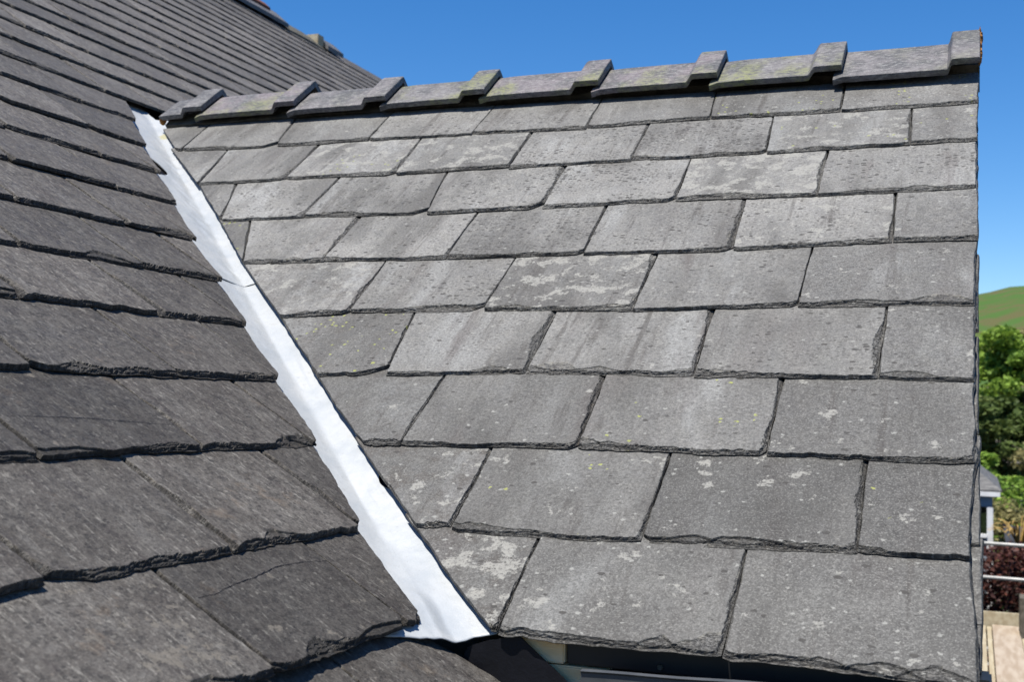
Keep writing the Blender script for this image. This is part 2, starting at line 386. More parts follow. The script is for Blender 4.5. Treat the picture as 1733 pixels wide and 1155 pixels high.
def slate_geometry(tl, tr, br, bl, T, g, seed, res, wb=.007, wl=.0015, wr=.004, ext=.05, cuts=None, flakes=(), amp=1., lift=0., jag=1., jagr=1.):
    """One riven slate. Corners of the part left uncovered, in metres (u along the course, v up the
    slope).  Returns local verts (u, v, n), uvs, chip values and faces. res scales the grid."""
    rs = np.random.RandomState(seed)
    tl, tr, br, bl = [np.array(p, float) for p in (tl, tr, br, bl)]
    Ll = max(1e-4, np.linalg.norm(tl-bl)); Lr = max(1e-4, np.linalg.norm(tr-br))
    kl = 1+ext/max(Ll, .03); kr = 1+ext/max(Lr, .03)
    tl = bl+(tl-bl)*kl; tr = br+(tr-br)*kr
    W = max(np.linalg.norm(br-bl), np.linalg.norm(tr-tl)); H = max(Ll*kl, Lr*kr)
    S_ = spread(W, .0011*res, 11, .0024*res)/W
    tt = np.concatenate([np.arange(0, .020, .0009*res), np.arange(.020, H, .0045*res), [H]]); tt = tt[(tt < H-.002) | (tt == H)]
    Tt = tt/H
    s, t = np.meshgrid(S_, Tt)
    u = (bl[0]*(1-s)+br[0]*s)*(1-t)+(tl[0]*(1-s)+tr[0]*s)*t
    v = (bl[1]*(1-s)+br[1]*s)*(1-t)+(tl[1]*(1-s)+tr[1]*s)*t
    Wt = (np.linalg.norm(br-bl)*(1-t)+np.linalg.norm(tr-tl)*t)
    el = s*Wt; er = (1-s)*Wt; eb = t*H
    x = s*W; y = t*H
    # ragged outline
    db = (n1(x*75, seed+1)*.0011 + n1(x*24, seed+8)*.0016 + n1(x*9, seed+2)*.0022 + np.clip(n1(x*30, seed+3)-.55, 0, 1)*.008)*amp
    if cuts:
        for side, c, dep in cuts:
            e = el if side == 'l' else er
            cc = np.clip(1-e/c, 0, 1); db = db + dep*cc**1.1
    db = db + .0016*np.exp(-el/.005) + .0016*np.exp(-er/.005)
    v = v + db*np.exp(-eb/.03)
    dl = (n1(y*50, seed+4)*.0005+n1(y*13, seed+5)*.0008)*amp*jag; dr = (n1(y*50, seed+6)*.0005+n1(y*13, seed+7)*.0008)*amp*jagr
    u = u + (dl+.0002)*np.exp(-el/.02) + (dr-.0002)*np.exp(-er/.02)
    # layered break along the edges
    def layers(e, along, w, sd, big):
        tot = np.zeros_like(e); fr = (.30, .22, .18, .15)
        w = w*np.clip(.75+.75*n1(along*8+sd, sd+50)+.35*n1(along*21, sd+51), .22, 2.0)
        for i, f_ in enumerate(fr):
            o = w*(1-.23*i)+w*(.50*n1(along*34+i*9, sd+i)+.30*n1(along*95, sd+20+i)+.25*n1(along*260, sd+30+i))
            if big: o = o + w*4.0*np.clip(n1(along*10+i*.3, sd+40+i//2)-.45, 0, 1)
            tot += f_*(1-sstep(e, o-.0002, o+.0005))
        return tot
    de = layers(eb, x, wb, seed+11, True)
    de = np.maximum(de, layers(el, y, wl, seed+60, wl > .003)); de = np.maximum(de, layers(er, y, wr, seed+80, wr > .003))
    warp = .9*n1(x*30, seed+210)+.5*n1(x*80, seed+211)
    # large thin flakes off the surface: (centre 0..1, width m, depth m, fraction of thickness)
    for (c, fw, fd, ff) in flakes:
        q = (x/W-c)*W/fw
        lim = fd*np.clip(1-np.abs(q)**1.6, 0, 1)*(1+.3*warp)
        lim = np.where(np.abs(q) < 1, lim, -1.)
        de = np.minimum(1, de + ff*(1-sstep(eb, lim-.0006, lim+.0010)))
    surf = n2(x*7, y*7, seed+300)*.0011 + n2(x*22, y*15, seed+301)*.00045 + n2(x*70+y*22, y*40, seed+302)*.00022
    surf = surf*sstep(eb, 0, .03)
    n = -T*(v-(bl[1]*(1-s)+br[1]*s))/g - T*de*.92 + surf + lift*(1-t)*1.0 + (rs.rand()-.5)*.0008
    top = np.stack([u, v, n], -1); ny, nx = u.shape
    V = top.reshape(-1, 3)
    nb = -T*(v-(bl[1]*(1-s)+br[1]*s))/g - T*1.0 + lift*(1-t)
    idx = np.arange(ny*nx).reshape(ny, nx)
    q = np.stack([idx[:-1, :-1], idx[:-1, 1:], idx[1:, 1:], idx[1:, :-1]], -1).reshape(-1, 4)
    ring = np.concatenate([idx[0, :], idx[1:, -1], idx[-1, -2::-1], idx[-2:0:-1, 0]])
    B = V[ring].copy(); B[:, 2] = np.minimum(nb.reshape(-1)[ring], B[:, 2]-.0004)
    o = len(V); m_ = len(ring); r2 = np.roll(np.arange(m_), -1)
    wq = np.stack([ring, o+np.arange(m_), o+r2, ring[r2]], -1)
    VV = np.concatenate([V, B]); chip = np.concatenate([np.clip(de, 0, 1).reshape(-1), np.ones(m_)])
    uv = VV[:, :2].copy(); uv[o:, 1] += 0.004
    return VV, uv, chip, np.concatenate([q, wq]), [(list(range(o+m_-1, o-1, -1)))]

def slate_mesh(name, parts):
    """parts: list of (V, uv, chip, quads, ngons, tint)"""
    me = bpy.data.meshes.new(name)
    Vs, Us, Cs, Ts, Fs, o = [], [], [], [], [], 0
    for V, uv, chip, q, ng, tint in parts:
        Vs.append(V); Us.append(uv); Cs.append(chip); Ts.append(np.full(len(V), tint)); Fs += (q+o).tolist(); Fs += [[i+o for i in f] for f in ng]; o += len(V)
    V = np.concatenate(Vs); U = np.concatenate(Us)
    me.from_pydata(V.tolist(), [], Fs)
    lv = np.empty(len(me.loops), int); me.loops.foreach_get('vertex_index', lv)
    ul = me.uv_layers.new(name='UVMap'); ul.data.foreach_set('uv', U[lv].astype(np.float32).ravel())
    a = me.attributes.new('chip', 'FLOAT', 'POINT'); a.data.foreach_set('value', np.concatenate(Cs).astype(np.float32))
    a = me.attributes.new('tint', 'FLOAT', 'POINT'); a.data.foreach_set('value', np.concatenate(Ts).astype(np.float32))
    me.update(); nn_ = np.empty(len(me.polygons)*3, np.float32); me.polygons.foreach_get('normal', nn_); nn_ = nn_.reshape(-1, 3)
    sm_ = (nn_[:, 2] > .90) if len(parts) == 1 else np.ones(len(nn_), bool)
    me.polygons.foreach_set('use_smooth', sm_); me.update()
    return me

def frame(o, eu, ev, en):
    return Matrix(((eu[0], ev[0], en[0], o[0]), (eu[1], ev[1], en[1], o[1]), (eu[2], ev[2], en[2], o[2]), (0, 0, 0, 1)))
PROPS = ('lichen', 'yellow', 'pits', 'streak', 'tone', 'brown', 'mottle')
def props(o, **k):
    for p_ in PROPS: o[p_] = float(k.get(p_, 0.))
# ------------------------------------------------------------------ the two roof planes
QG, QM = 0.6448277, 0.5913509                     # pitches
EG = np.array([0, math.cos(QG), math.sin(QG)]); NG = np.array([0, -math.sin(QG), math.cos(QG)])
EM = np.array([-math.cos(QM), 0, math.sin(QM)]); NM = np.array([math.sin(QM), 0, math.cos(QM)])
OG = np.array([-.3099, 1.6503, ZC-.1909])          # reference point of the gable slope
OM = np.array([-1.2657, 2.0388, ZC+.0912])         # reference point of the main slope
EX, EY = np.array([1., 0, 0]), np.array([0, 1., 0])
T_G, G_G = .0078, .208
T_M, G_M = .0092, .200

# ground, yard, hill ------------------------------------------------
V = [(-4000, -400, 0), (4000, -400, 0), (4000, 5000, 0), (-4000, 5000, 0)]
tag(link('ground', pmesh('ground', V, [(0, 1, 2, 3)]), M_GROUND), kind='structure')
xs = np.linspace(-500, 700, 100); ys = np.linspace(230, 1500, 90); V = []; F = []
for j, y in enumerate(ys):
    for i, x in enumerate(xs):
        ridge = 92-7*math.exp(-((x+12)/26)**2)*1.0 + 5*float(n1(x/90, 5)) + 2.0*float(n1(x/23, 8)) - (x < -60)*min(30, (-60-x)*.12)
        h = ridge*float(sstep(y, 240, 930)) + 2.2*float(n2(x/45, y/60, 3))*float(sstep(y, 240, 500)) + 1.0*float(n2(x/14, y/20, 4))*float(sstep(y, 240, 500))
        V.append((x, y, h-.3))
nx = len(xs)
for j in range(len(ys)-1):
    for i in range(nx-1):
        a = j*nx+i; F.append((a, a+1, a+nx+1, a+nx))
tag(link('hill', pmesh('hill', V, F, True), M_GRASS), kind='structure')

# ------------------------------------------------------------------ gable roof (right)
gable = thing('gable_roof', 'lighter grey slate roof with a clay ridge, right of the white valley lining', 'roof', tuple(OG))
FG = frame(OG, EX, EG, NG)
GABLE=[[[[-2.0092, 1.6599], [-1.8688, 1.6566], [-1.8593, 1.5141], [-1.8797, 1.5168]], [[-1.8674, 1.6564], [-1.5568, 1.652], [-1.5273, 1.4945], [-1.8575, 1.5139]], [[-1.5555, 1.6518], [-1.2401, 1.6479], [-1.2366, 1.5014], [-1.5256, 1.4943]], [[-1.2389, 1.6477], [-0.9257, 1.641], [-0.9249, 1.4875], [-1.2333, 1.4971]], [[-0.9246, 1.6408], [-0.6141, 1.6314], [-0.6081, 1.4813], [-0.9249, 1.4912]], [[-0.6131, 1.6312], [-0.306, 1.6265], [-0.2946, 1.4933], [-0.6078, 1.4848]], [[-0.3051, 1.6264], [0.0124, 1.6196], [0.0141, 1.4881], [-0.2934, 1.4932]], [[0.0133, 1.6195], [0.3165, 1.622], [0.3152, 1.4838], [0.0155, 1.4845]]], [[[-1.8833, 1.5092], [-1.6888, 1.4882], [-1.6545, 1.2755], [-1.6786, 1.2994]], [[-1.6875, 1.4881], [-1.3867, 1.4913], [-1.3782, 1.2753], [-1.6483, 1.2678]], [[-1.3855, 1.4911], [-1.0739, 1.4826], [-1.055, 1.2717], [-1.3786, 1.2788]], [[-1.0728, 1.4824], [-0.7549, 1.4776], [-0.7527, 1.2777], [-1.0536, 1.2715]], [[-0.7538, 1.4775], [-0.4466, 1.4782], [-0.4433, 1.2769], [-0.7492, 1.2708]], [[-0.4456, 1.4781], [-0.14, 1.4756], [-0.1298, 1.2789], [-0.4429, 1.28]], [[-0.1392, 1.4755], [0.1736, 1.4682], [0.1775, 1.2842], [-0.1287, 1.2787]], [[0.1744, 1.468], [0.3152, 1.4805], [0.314, 1.2864], [0.1784, 1.2871]]], [[[-1.6416, 1.2636], [-1.5264, 1.2627], [-1.452, 1.0555], [-1.4842, 1.0893]], [[-1.5253, 1.2626], [-1.2185, 1.2621], [-1.2142, 1.0535], [-1.4467, 1.0489]], [[-1.2174, 1.262], [-0.9127, 1.2629], [-0.8801, 1.0461], [-1.2144, 1.0565]], [[-0.9117, 1.2627], [-0.603, 1.2638], [-0.5981, 1.0497], [-0.8788, 1.046]], [[-0.6021, 1.2637], [-0.301, 1.266], [-0.2948, 1.0634], [-0.5969, 1.0497]], [[-0.3002, 1.2659], [0.0049, 1.2618], [0.0054, 1.0583], [-0.2937, 1.0633]], [[0.0056, 1.2617], [0.314, 1.2775], [0.3118, 1.0686], [0.0063, 1.0582]]], [[[-1.4425, 1.0393], [-1.3581, 1.0395], [-1.267, 0.8412], [-1.3093, 0.8873]], [[-1.357, 1.0394], [-1.0564, 1.0418], [-1.0519, 0.832], [-1.261, 0.8329]], [[-1.0554, 1.0417], [-0.753, 1.0449], [-0.7503, 0.8316], [-1.0533, 0.8373]], [[-0.7521, 1.0449], [-0.4469, 1.0458], [-0.4428, 0.8348], [-0.7492, 0.8316]], [[-0.4461, 1.0458], [-0.1437, 1.0475], [-0.1351, 0.8387], [-0.4418, 0.8347]], [[-0.1429, 1.0475], [0.1591, 1.0521], [0.1639, 0.855], [-0.1341, 0.8387]], [[0.1597, 1.052], [0.3151, 1.0657], [0.316, 0.8552], [0.1647, 0.8549]]], [[[-1.2591, 0.8301], [-1.2185, 0.8284], [-1.185, 0.759], [-1.2032, 0.7751]], [[-1.2575, 0.83], [-0.8951, 0.8252], [-0.8851, 0.6177], [-1.0406, 0.6011]], [[-0.8942, 0.8252], [-0.5907, 0.8294], [-0.5897, 0.6229], [-0.884, 0.6177]], [[-0.5899, 0.8294], [-0.2878, 0.825], [-0.287, 0.617], [-0.5887, 0.6229]], [[-0.2871, 0.825], [0.0165, 0.831], [0.0133, 0.629], [-0.2861, 0.617]], [[0.0171, 0.831], [0.314, 0.8509], [0.3094, 0.6301], [0.0141, 0.629]]], [[[-1.0339, 0.5964], [-0.7364, 0.605], [-0.7089, 0.4009], [-0.8497, 0.3939]], [[-0.7357, 0.605], [-0.4396, 0.6168], [-0.435, 0.4106], [-0.708, 0.401]], [[-0.4389, 0.6168], [-0.1355, 0.6131], [-0.1325, 0.412], [-0.4341, 0.4107]], [[-0.1348, 0.6131], [0.1675, 0.6228], [0.165, 0.4121], [-0.1304, 0.4051]], [[0.1681, 0.6228], [0.3122, 0.6225], [0.3098, 0.4044], [0.1656, 0.4137]]], [[[-0.8465, 0.3901], [-0.5901, 0.398], [-0.5926, 0.1961], [-0.6634, 0.1938]], [[-0.5894, 0.398], [-0.2873, 0.4014], [-0.2828, 0.2056], [-0.5924, 0.1977]], [[-0.2867, 0.4014], [0.0161, 0.4002], [0.0161, 0.2054], [-0.282, 0.2057]], [[0.0167, 0.4002], [0.3106, 0.3997], [0.3101, 0.2056], [0.0168, 0.2054]]], [[[-0.6569, 0.1845], [-0.4281, 0.1928], [-0.4298, 0.0069], [-0.4857, 0.0034]], [[-0.4275, 0.1928], [-0.1305, 0.1996], [-0.1316, 0.0008], [-0.4262, -0.0007]], [[-0.13, 0.1996], [0.1627, 0.199], [0.1641, 0.0065], [-0.1309, 0.0009]], [[0.1632, 0.1991], [0.3125, 0.2031], [0.3034, 0.0069], [0.1645, 0.0089]]], [[[-0.4823, -0.0003], [-0.2848, -0.0047], [-0.2885, -0.1885], [-0.2991, -0.1877]], [[-0.2843, -0.0046], [0.0176, 0.0017], [0.0161, -0.1928], [-0.2855, -0.1956]], [[0.018, 0.0017], [0.3048, 0.0059], [0.3172, -0.2029], [0.017, -0.1947]]]]
LOOK = {(0,0):dict(tone=.05),(0,7):dict(yellow=1.,lichen=.3,brown=.3),(0,6):dict(yellow=.35,lichen=.3),(0,5):dict(brown=.3),(0,3):dict(brown=.2,pits=.4),(0,4):dict(brown=.3,pits=.3),
 (1,1):dict(pits=.2,tone=-.05),(1,2):dict(lichen=.8,yellow=.3,tone=.05),(1,3):dict(lichen=.85,tone=.08),(1,4):dict(pits=.8,tone=.06),(1,5):dict(pits=1.),(1,6):dict(lichen=.75,brown=.4,yellow=.25),(1,7):dict(lichen=.6,yellow=.5,brown=.2),
 (2,1):dict(pits=.7,tone=.06),(2,2):dict(pits=.5,streak=.4),(2,3):dict(pits=.45,tone=.08),(2,4):dict(pits=1.,tone=-.02),(2,5):dict(lichen=.95,tone=.08),(2,6):dict(pits=.6,streak=1.,tone=-.02),
 (3,0):dict(yellow=.7,tone=-.15),(3,1):dict(tone=-.02,streak=.3),(3,2):dict(tone=.08,pits=.3),(3,3):dict(pits=.8),(3,4):dict(tone=.06,pits=.5),(3,5):dict(lichen=.6,pits=.3),(3,6):dict(lichen=.4,tone=-.08),
 (4,1):dict(lichen=.75,brown=.6,streak=.6),(4,2):dict(pits=.4,streak=.5),(4,3):dict(lichen=.9,pits=.3,tone=.05),(4,4):dict(streak=.9,tone=.05,pits=.2),(4,5):dict(lichen=.3,streak=.5,tone=-.1),
 (5,0):dict(yellow=.8,brown=.5,pits=.4,tone=-.08),(5,1):dict(streak=1.,tone=-.02),(5,2):dict(streak=.7,pits=.2),(5,3):dict(pits=.25,tone=.04,streak=.3),(5,4):dict(lichen=.35,tone=-.15),
 (6,0):dict(brown=.6,streak=.6,tone=-.08),(6,1):dict(streak=.7,tone=-.02),(6,2):dict(streak=.5,yellow=.35,tone=.03),(6,3):dict(lichen=.3,tone=-.12,brown=.1),
 (7,0):dict(brown=1.,lichen=.6,streak=.5,tone=-.05),(7,1):dict(lichen=.35,yellow=.45,tone=0.),(7,2):dict(lichen=.45,tone=-.12),(7,3):dict(lichen=.4,tone=-.14,yellow=.15),
 (8,0):dict(brown=1.,lichen=.7,streak=.8,tone=-.05),(8,1):dict(lichen=.4,tone=-.06),(8,2):dict(lichen=.42,tone=-.1)}
CUTS = {(1,1):[('r',.02,.010)],(5,0):[('r',.05,.030)],(0,1):[('r',0.047,0.034)],(1,2):[('r',0.029,0.021)],(1,5):[('r',0.014,0.010)],(2,2):[('r',0.038,0.028)],(2,3):[('r',0.033,0.024)],(2,4):[('r',0.016,0.012)],(3,3):[('r',0.015,0.011)],(3,4):[('r',0.016,0.012)],(4,1):[('r',0.017,0.012)],(4,2):[('r',0.030,0.022)],(4,4):[('l',0.032,0.024)],(4,4):[('r',0.011,0.008)],(6,1):[('r',0.015,0.011)],(6,2):[('r',0.010,0.008)],(7,2):[('l',0.014,0.010)]}
FLAKES = {(5,2):[(.16,.06,.030,.18),(.42,.07,.016,.25)],(5,1):[(.75,.05,.018,.2)],(7,2):[(.38,.13,.016,.5)],(8,1):[(.93,.045,.040,.28),(.25,.2,.010,.4),(.72,.03,.018,.4)],(8,2):[(.62,.06,.016,.4),(.85,.05,.020,.35),(.3,.1,.012,.3)],
          (4,2):[(.58,.06,.020,.2)],(3,1):[(.62,.05,.016,.2)],(4,5):[(.82,.07,.022,.25),(.4,.1,.014,.4)],(7,1):[(.2,.12,.014,.3)],(6,2):[(.15,.06,.014,.3)],(2,6):[(.4,.1,.01,.3)],(4,3):[(.2,.06,.012,.25)],(3,3):[],(5,4):[(.3,.06,.014,.3)]}
MOT = {(0,5): .6, (0,6): .6, (0,7): .8, (1,7): .7, (2,6): .5, (3,6): .9, (4,5): 1., (5,4): 1., (6,3): .9, (6,0): .7, (7,0): .8, (7,3): 1., (7,2): .8, (8,2): 1., (8,1): .9, (5,0): .7, (3,1): .3, (7,1): .55}
for r, row in enumerate(GABLE):
    for i, (tl, tr, br, bl) in enumerate(row):
        if (r, i) == (4, 0): continue
        last = i == len(row)-1
        sd = 100+r*17+i
        rs = np.random.RandomState(sd)
        res = 1.0 if r >= 4 else (1.25 if r >= 2 else 1.6)
        wr = .0026+.0040*rs.rand()**1.5 if not last else .002
        if r == 0: wr *= .7
        P_ = slate_geometry(tl, tr, br, bl, T_G, G_G, sd, res, wb=(.0042+.002*rs.rand())*(1 if r < 8 else 1.3), wl=.0016, wr=wr,
                            cuts=CUTS.get((r, i)), flakes=FLAKES.get((r, i), ()), amp=1. if i else .8, lift=rs.rand()*.0012, jag=1. if i else 3., jagr=2.4 if last else 1.)
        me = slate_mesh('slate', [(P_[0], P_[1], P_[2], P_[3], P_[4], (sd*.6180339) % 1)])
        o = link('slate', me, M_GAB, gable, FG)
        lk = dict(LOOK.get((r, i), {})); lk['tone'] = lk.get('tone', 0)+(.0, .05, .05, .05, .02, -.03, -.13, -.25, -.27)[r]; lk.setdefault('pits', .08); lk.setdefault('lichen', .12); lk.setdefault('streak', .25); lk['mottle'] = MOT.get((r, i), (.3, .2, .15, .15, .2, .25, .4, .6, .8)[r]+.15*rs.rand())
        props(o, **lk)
        if lk.get('yellow', 0) >= .7: o['label'] = 'slate dotted with acid green lichen'
        elif lk.get('lichen', 0) >= .75: o['label'] = 'slate blotched with pale lichen'
        elif lk.get('brown', 0) >= .9: o['label'] = 'slate stained dark brown'

# slates under the verge, a few millimetres proud of it
for k, (v0, v1, uo) in enumerate([(-.17, .02, .3200), (-.09, .07, .3215), (.05, .29, .3178), (.30, .56, .3160), (.57, .83, .3168), (.84, 1.1, .3150), (1.11, 1.36, .3155), (1.37, 1.62, .3152)]):
    P_ = slate_geometry((.2, v1), (uo, v1), (uo-.0008, v0), (.2, v0), .007, .5, 900+k, 1.6, wb=.004, wl=.001, wr=.0012, ext=.0, jagr=1.4, amp=1.)
    Vv = P_[0].copy(); Vv[:, 2] -= .0165+(k % 2)*.004 + (0.004 if k == 0 else 0)
    o = link('undercloak_slate', slate_mesh('undercloak_slate', [(Vv, P_[1], P_[2], P_[3], P_[4], .3+.07*k)]), M_GAB, gable, FG)
    props(o, lichen=.25, tone=-.38, mottle=1.)
# boarding below the slates, cut along the valley
VL = np.cross(NM, NG); VL /= np.linalg.norm(VL)
if VL[2] < 0: VL = -VL
d_ = VL[0]/(VL@EG)   # du/dv of the valley on the gable slope
CREASE = OM - NM*.024 + 0*VL
cu = (CREASE-OG)
u0 = cu[0]; v0_ = cu@EG
def uval(v): return u0+(v-v0_)*d_
vb, vt = -.16, 1.80
V = [(uval(vb)+.02, vb, -.036), (.300, vb, -.036), (.300, vt, -.036), (uval(vt)+.02, vt, -.036)]
V += [(x, y, -.054) for x, y, z in V]
F = [(0, 1, 2, 3), (7, 6, 5, 4), (0, 4, 5, 1), (1, 5, 6, 2), (2, 6, 7, 3), (3, 7, 4, 0)]
link('roof_boarding', pmesh('roof_boarding', V, F), M_DECK, gable, FG)

# clay ridge tiles --------------------------------------------------
RT = [(-2.050, -1.888, 1.836, 1.712, .0, .1), (-1.888, -1.5534, 1.834, 1.694, .8, .9), (-1.5534, -1.2455, 1.805, 1.676, .15, .35), (-1.2455, -.9402, 1.797, 1.669, .9, .2),
      (-.9402, -.6152, 1.801, 1.669, 1., .7), (-.6152, -.2993, 1.793, 1.657, .7, .9), (-.2993, .0066, 1.783, 1.641, 1., .2), (.0066, .3186, 1.781, 1.617, .25, .3)]
for k, (x0, x1, va, vb_, alg, pur) in enumerate(RT):
    L = x1-x0; xs_ = []
    x = 0.
    cs = L-.064 if k else L-.064
    marks = sorted(set([0, .003] + list(np.arange(.012, cs-.03, .014)) + list(np.arange(cs-.026, cs+.006, .003)) + list(np.arange(cs+.012, L-.004, .008)) + [L-.0015, L]))
    if k: marks = [-.02] + [m_ for m_ in marks if m_ > 0]
    ap0 = OG + EG*va + NG*.030
    V = []; F = []; NS = 10
    for x in marks:
        raise_ = .021*float(sstep(x, cs-.020, cs+.001)) + (.0015*float(sstep(x, 0, .05)))
        if k == 7: raise_ = .024*float(sstep(x, cs-.008, cs+.003))
        edge = .0015 if x >= L-.001 else 0
        n_ = .030 + raise_ - edge - (.001 if x <= 0 else 0)
        if x < 0: n_ -= .004
        A = ap0 + np.array([0, 0, (n_-.030)/math.cos(QG)])
        wlen = (va-vb_) + .75*raise_ + .0009*float(n1((x+x0)*40, k))
        sec = []
        for q in range(NS+1):
            f = q/NS; p_ = A - EG*wlen*f
            if q == 0: p_ = p_ - np.array([0, 0, .0022])
            if q == NS: p_ = p_ - NG*.0012
            nz = .0007*float(n2((x+x0)*16, f*3, 20+k))*(0 < q < NS)
            sec.append(p_ + NG*nz)
        front = sec
        low = A - EG*(wlen+.0012) - NG*.0042; low2 = A - EG*wlen - NG*.016
        inner = A - np.array([0, 0, .016/math.cos(QG)])
        mir = lambda p_: np.array([p_[0], 2*A[1]-p_[1], p_[2]])
        ring = [mir(low2), mir(low)] + [mir(p_) for p_ in reversed(front[1:])] + front + [low, low2, inner]
        for p_ in ring: V.append((x0+x+OG[0], p_[1], p_[2]))
    m_ = len(ring)
    for j in range(len(marks)-1):
        for i in range(m_):
            F.append((j*m_+i, j*m_+(i+1) % m_, (j+1)*m_+(i+1) % m_, (j+1)*m_+i))
    F.append(tuple(range(m_-1, -1, -1))); F.append(tuple((len(marks)-1)*m_+i for i in range(m_)))
    me = pmesh('ridge_tile', V, F)
    bm = bmesh.new(); bm.from_mesh(me)
    bmesh.ops.recalc_face_normals(bm, faces=bm.faces[:])
    for e in bm.edges: e.smooth = e.calc_face_angle(0) < .5
    for f in bm.faces: f.smooth = True
    bm.to_mesh(me); bm.free()
    o = link('ridge_tile', me, M_RIDGE, gable); o['algae'] = alg; o['purple'] = pur
    if alg > .7: o['label'] = 'ridge tile with a yellow green algae patch'
# mortar bedding under the ridge and its weathered end
ap = OG + EG*1.775 + NG*.012
V = []; F = []
for x in list(np.arange(-2.35, .312, .03))+[.3100-.0]:
    j_ = .003*float(n1(x*30, 3))
    for (dy, dz) in ((-.042, -.050+j_), (0, -.006), (.042, -.050+j_), (0, -.09)): V.append((x+.0, ap[1]+dy, ap[2]+dz))
nsec = len(V)//4
for j in range(nsec-1):
    for i in range(4): F.append((j*4+i, j*4+(i+1) % 4, j*4+4+(i+1) % 4, j*4+4+i))
F += [(3, 2, 1, 0), tuple((nsec-1)*4+i for i in range(4))]
bm = bmesh.new(); me = pmesh('mortar_bedding', [(x, y, z) for x, y, z in V if True], F)
for v in me.vertices: v.co.x = min(v.co.x, -.3099+.314)
link('mortar_bedding', me, M_MORTAR, gable)
def lumps(name, pts, m, parent, seed=1, sub=2, amp=.35):
    bm = bmesh.new()
    for i, (c, r) in enumerate(pts):
        b_ = bmesh.ops.create_icosphere(bm, subdivisions=sub, radius=1)
        for v in b_['verts']:
            d = v.co.copy(); k = 1+amp*float(n2(d.x*2.3+i*3, d.y*2.3+d.z*1.7, seed+i))
            v.co = Vector((c[0]+d.x*r[0]*k, c[1]+d.y*r[1]*k, c[2]+d.z*r[2]*k))
    me = bpy.data.meshes.new(name); bm.to_mesh(me); bm.free()
    return link(name, me, m, parent)
e0 = OG + np.array([.3190, 0, 0])
cr = []
for f in np.linspace(0, 1, 9):
    p_ = e0 + EG*(1.80-.15*f) + NG*(.050-.012*f)
    cr.append(((p_[0], p_[1]+.004, p_[2]-.006), (.0042+.0015*float(n1(f*9, 2)), .011, .012)))
lumps('orange_crust', cr, M_OCHRE, gable, 5, 2, .6)
p_ = OG + np.array([-2.052, 0, 0]) + EG*1.718 + NG*.012
lumps('mortar_lump', [((p_[0]+.006, p_[1], p_[2]), (.009, .010, .014)), ((p_[0]+.004, p_[1]+.012, p_[2]+.014), (.007, .009, .010))], M_OCHRE, gable, 9, 2, .5)

# far slope of the gable roof and its walls
apx = OG + EG*1.80
V = [(-3.4, apx[1]+.012, apx[2]-.03), (-.005, apx[1]+.012, apx[2]-.03), (-.005, apx[1]+1.7, apx[2]-.03-1.7*math.tan(QG)), (-3.4, apx[1]+1.7, apx[2]-.03-1.7*math.tan(QG))]
V += [(x, y, z-.03) for x, y, z in V]
me = pmesh('far_slope', V, F0 := [(0, 1, 2, 3), (7, 6, 5, 4), (0, 4, 5, 1), (1, 5, 6, 2), (2, 6, 7, 3), (3, 7, 4, 0)])
link('far_slope', me, M_DECK, gable)
M_WALL = simple_mat('slate_rubble_wall', (.07, .07, .068), (.15, .145, .135), 9, .9, .3, .01, 14)
box('gable_wall', ((-3.3, -.03), (1.555, apx[1]+1.6), (.02, 4.70)), M_WALL, gable, bevel=.004)
V = [(-.03, 1.56, 4.70), (-.03, apx[1]+1.6, 4.70), (-.03, apx[1], apx[2]-.09), (-.20, 1.56, 4.70), (-.20, apx[1]+1.6, 4.70), (-.20, apx[1], apx[2]-.09)]
link('gable_peak', pmesh('gable_peak', V, [(0, 1, 2), (5, 4, 3), (0, 3, 4, 1), (1, 4, 5, 2), (2, 5, 3, 0)]), M_WALL, gable)

# eaves: boards, liner, screw, gutter ----------------------------------
box('eaves_board', ((-.5065, -.004), (1.530, 1.550), (4.8535, 4.895)), M_FASCIA, gable)
box('eaves_board', ((-.4465, -.004), (1.532, 1.552), (4.66, 4.8505)), M_FASCIA, gable)
box('timber_block', ((-.585, -.5085), (1.5245, 1.549), (4.8535, 4.897)), M_TIMBER, gable)
box('timber_block', ((-.545, -.4485), (1.527, 1.551), (4.70, 4.8510)), M_TIMBER, gable)
box('verge_trim', ((-.003, .0195), (1.50, 1.56), (4.865, 4.8915)), M_FASCIA, gable, bevel=.003)
bm = bmesh.new(); bmesh.ops.create_cone(bm, cap_ends=True, segments=20, radius1=.0042, radius2=.0034, depth=.004)
me = bpy.data.meshes.new('screw'); bm.to_mesh(me); bm.free()
link('screw', me, M_SCREW, gable, Matrix.Translation((-.3787, 1.528, 4.862)) @ Matrix.Rotation(math.radians(90), 4, 'X'))
# black liner that hangs out of the valley below the lining sheet
V = [(-.64, 1.508, 4.868), (-.612, 1.508, 4.878), (-.568, 1.510, 4.888), (-.493, 1.512, 4.829), (-.455, 1.512, 4.797), (-.72, 1.50, 4.72)]
V += [(x, y+.0025, z) for x, y, z in V]
n_ = 6
F = [tuple(range(n_)), tuple(range(2*n_-1, n_-1, -1))] + [(i, i+n_, (i+1) % n_+n_, (i+1) % n_) for i in range(n_)]
link('valley_liner', pmesh('valley_liner', V, F), M_BLACK, gable)

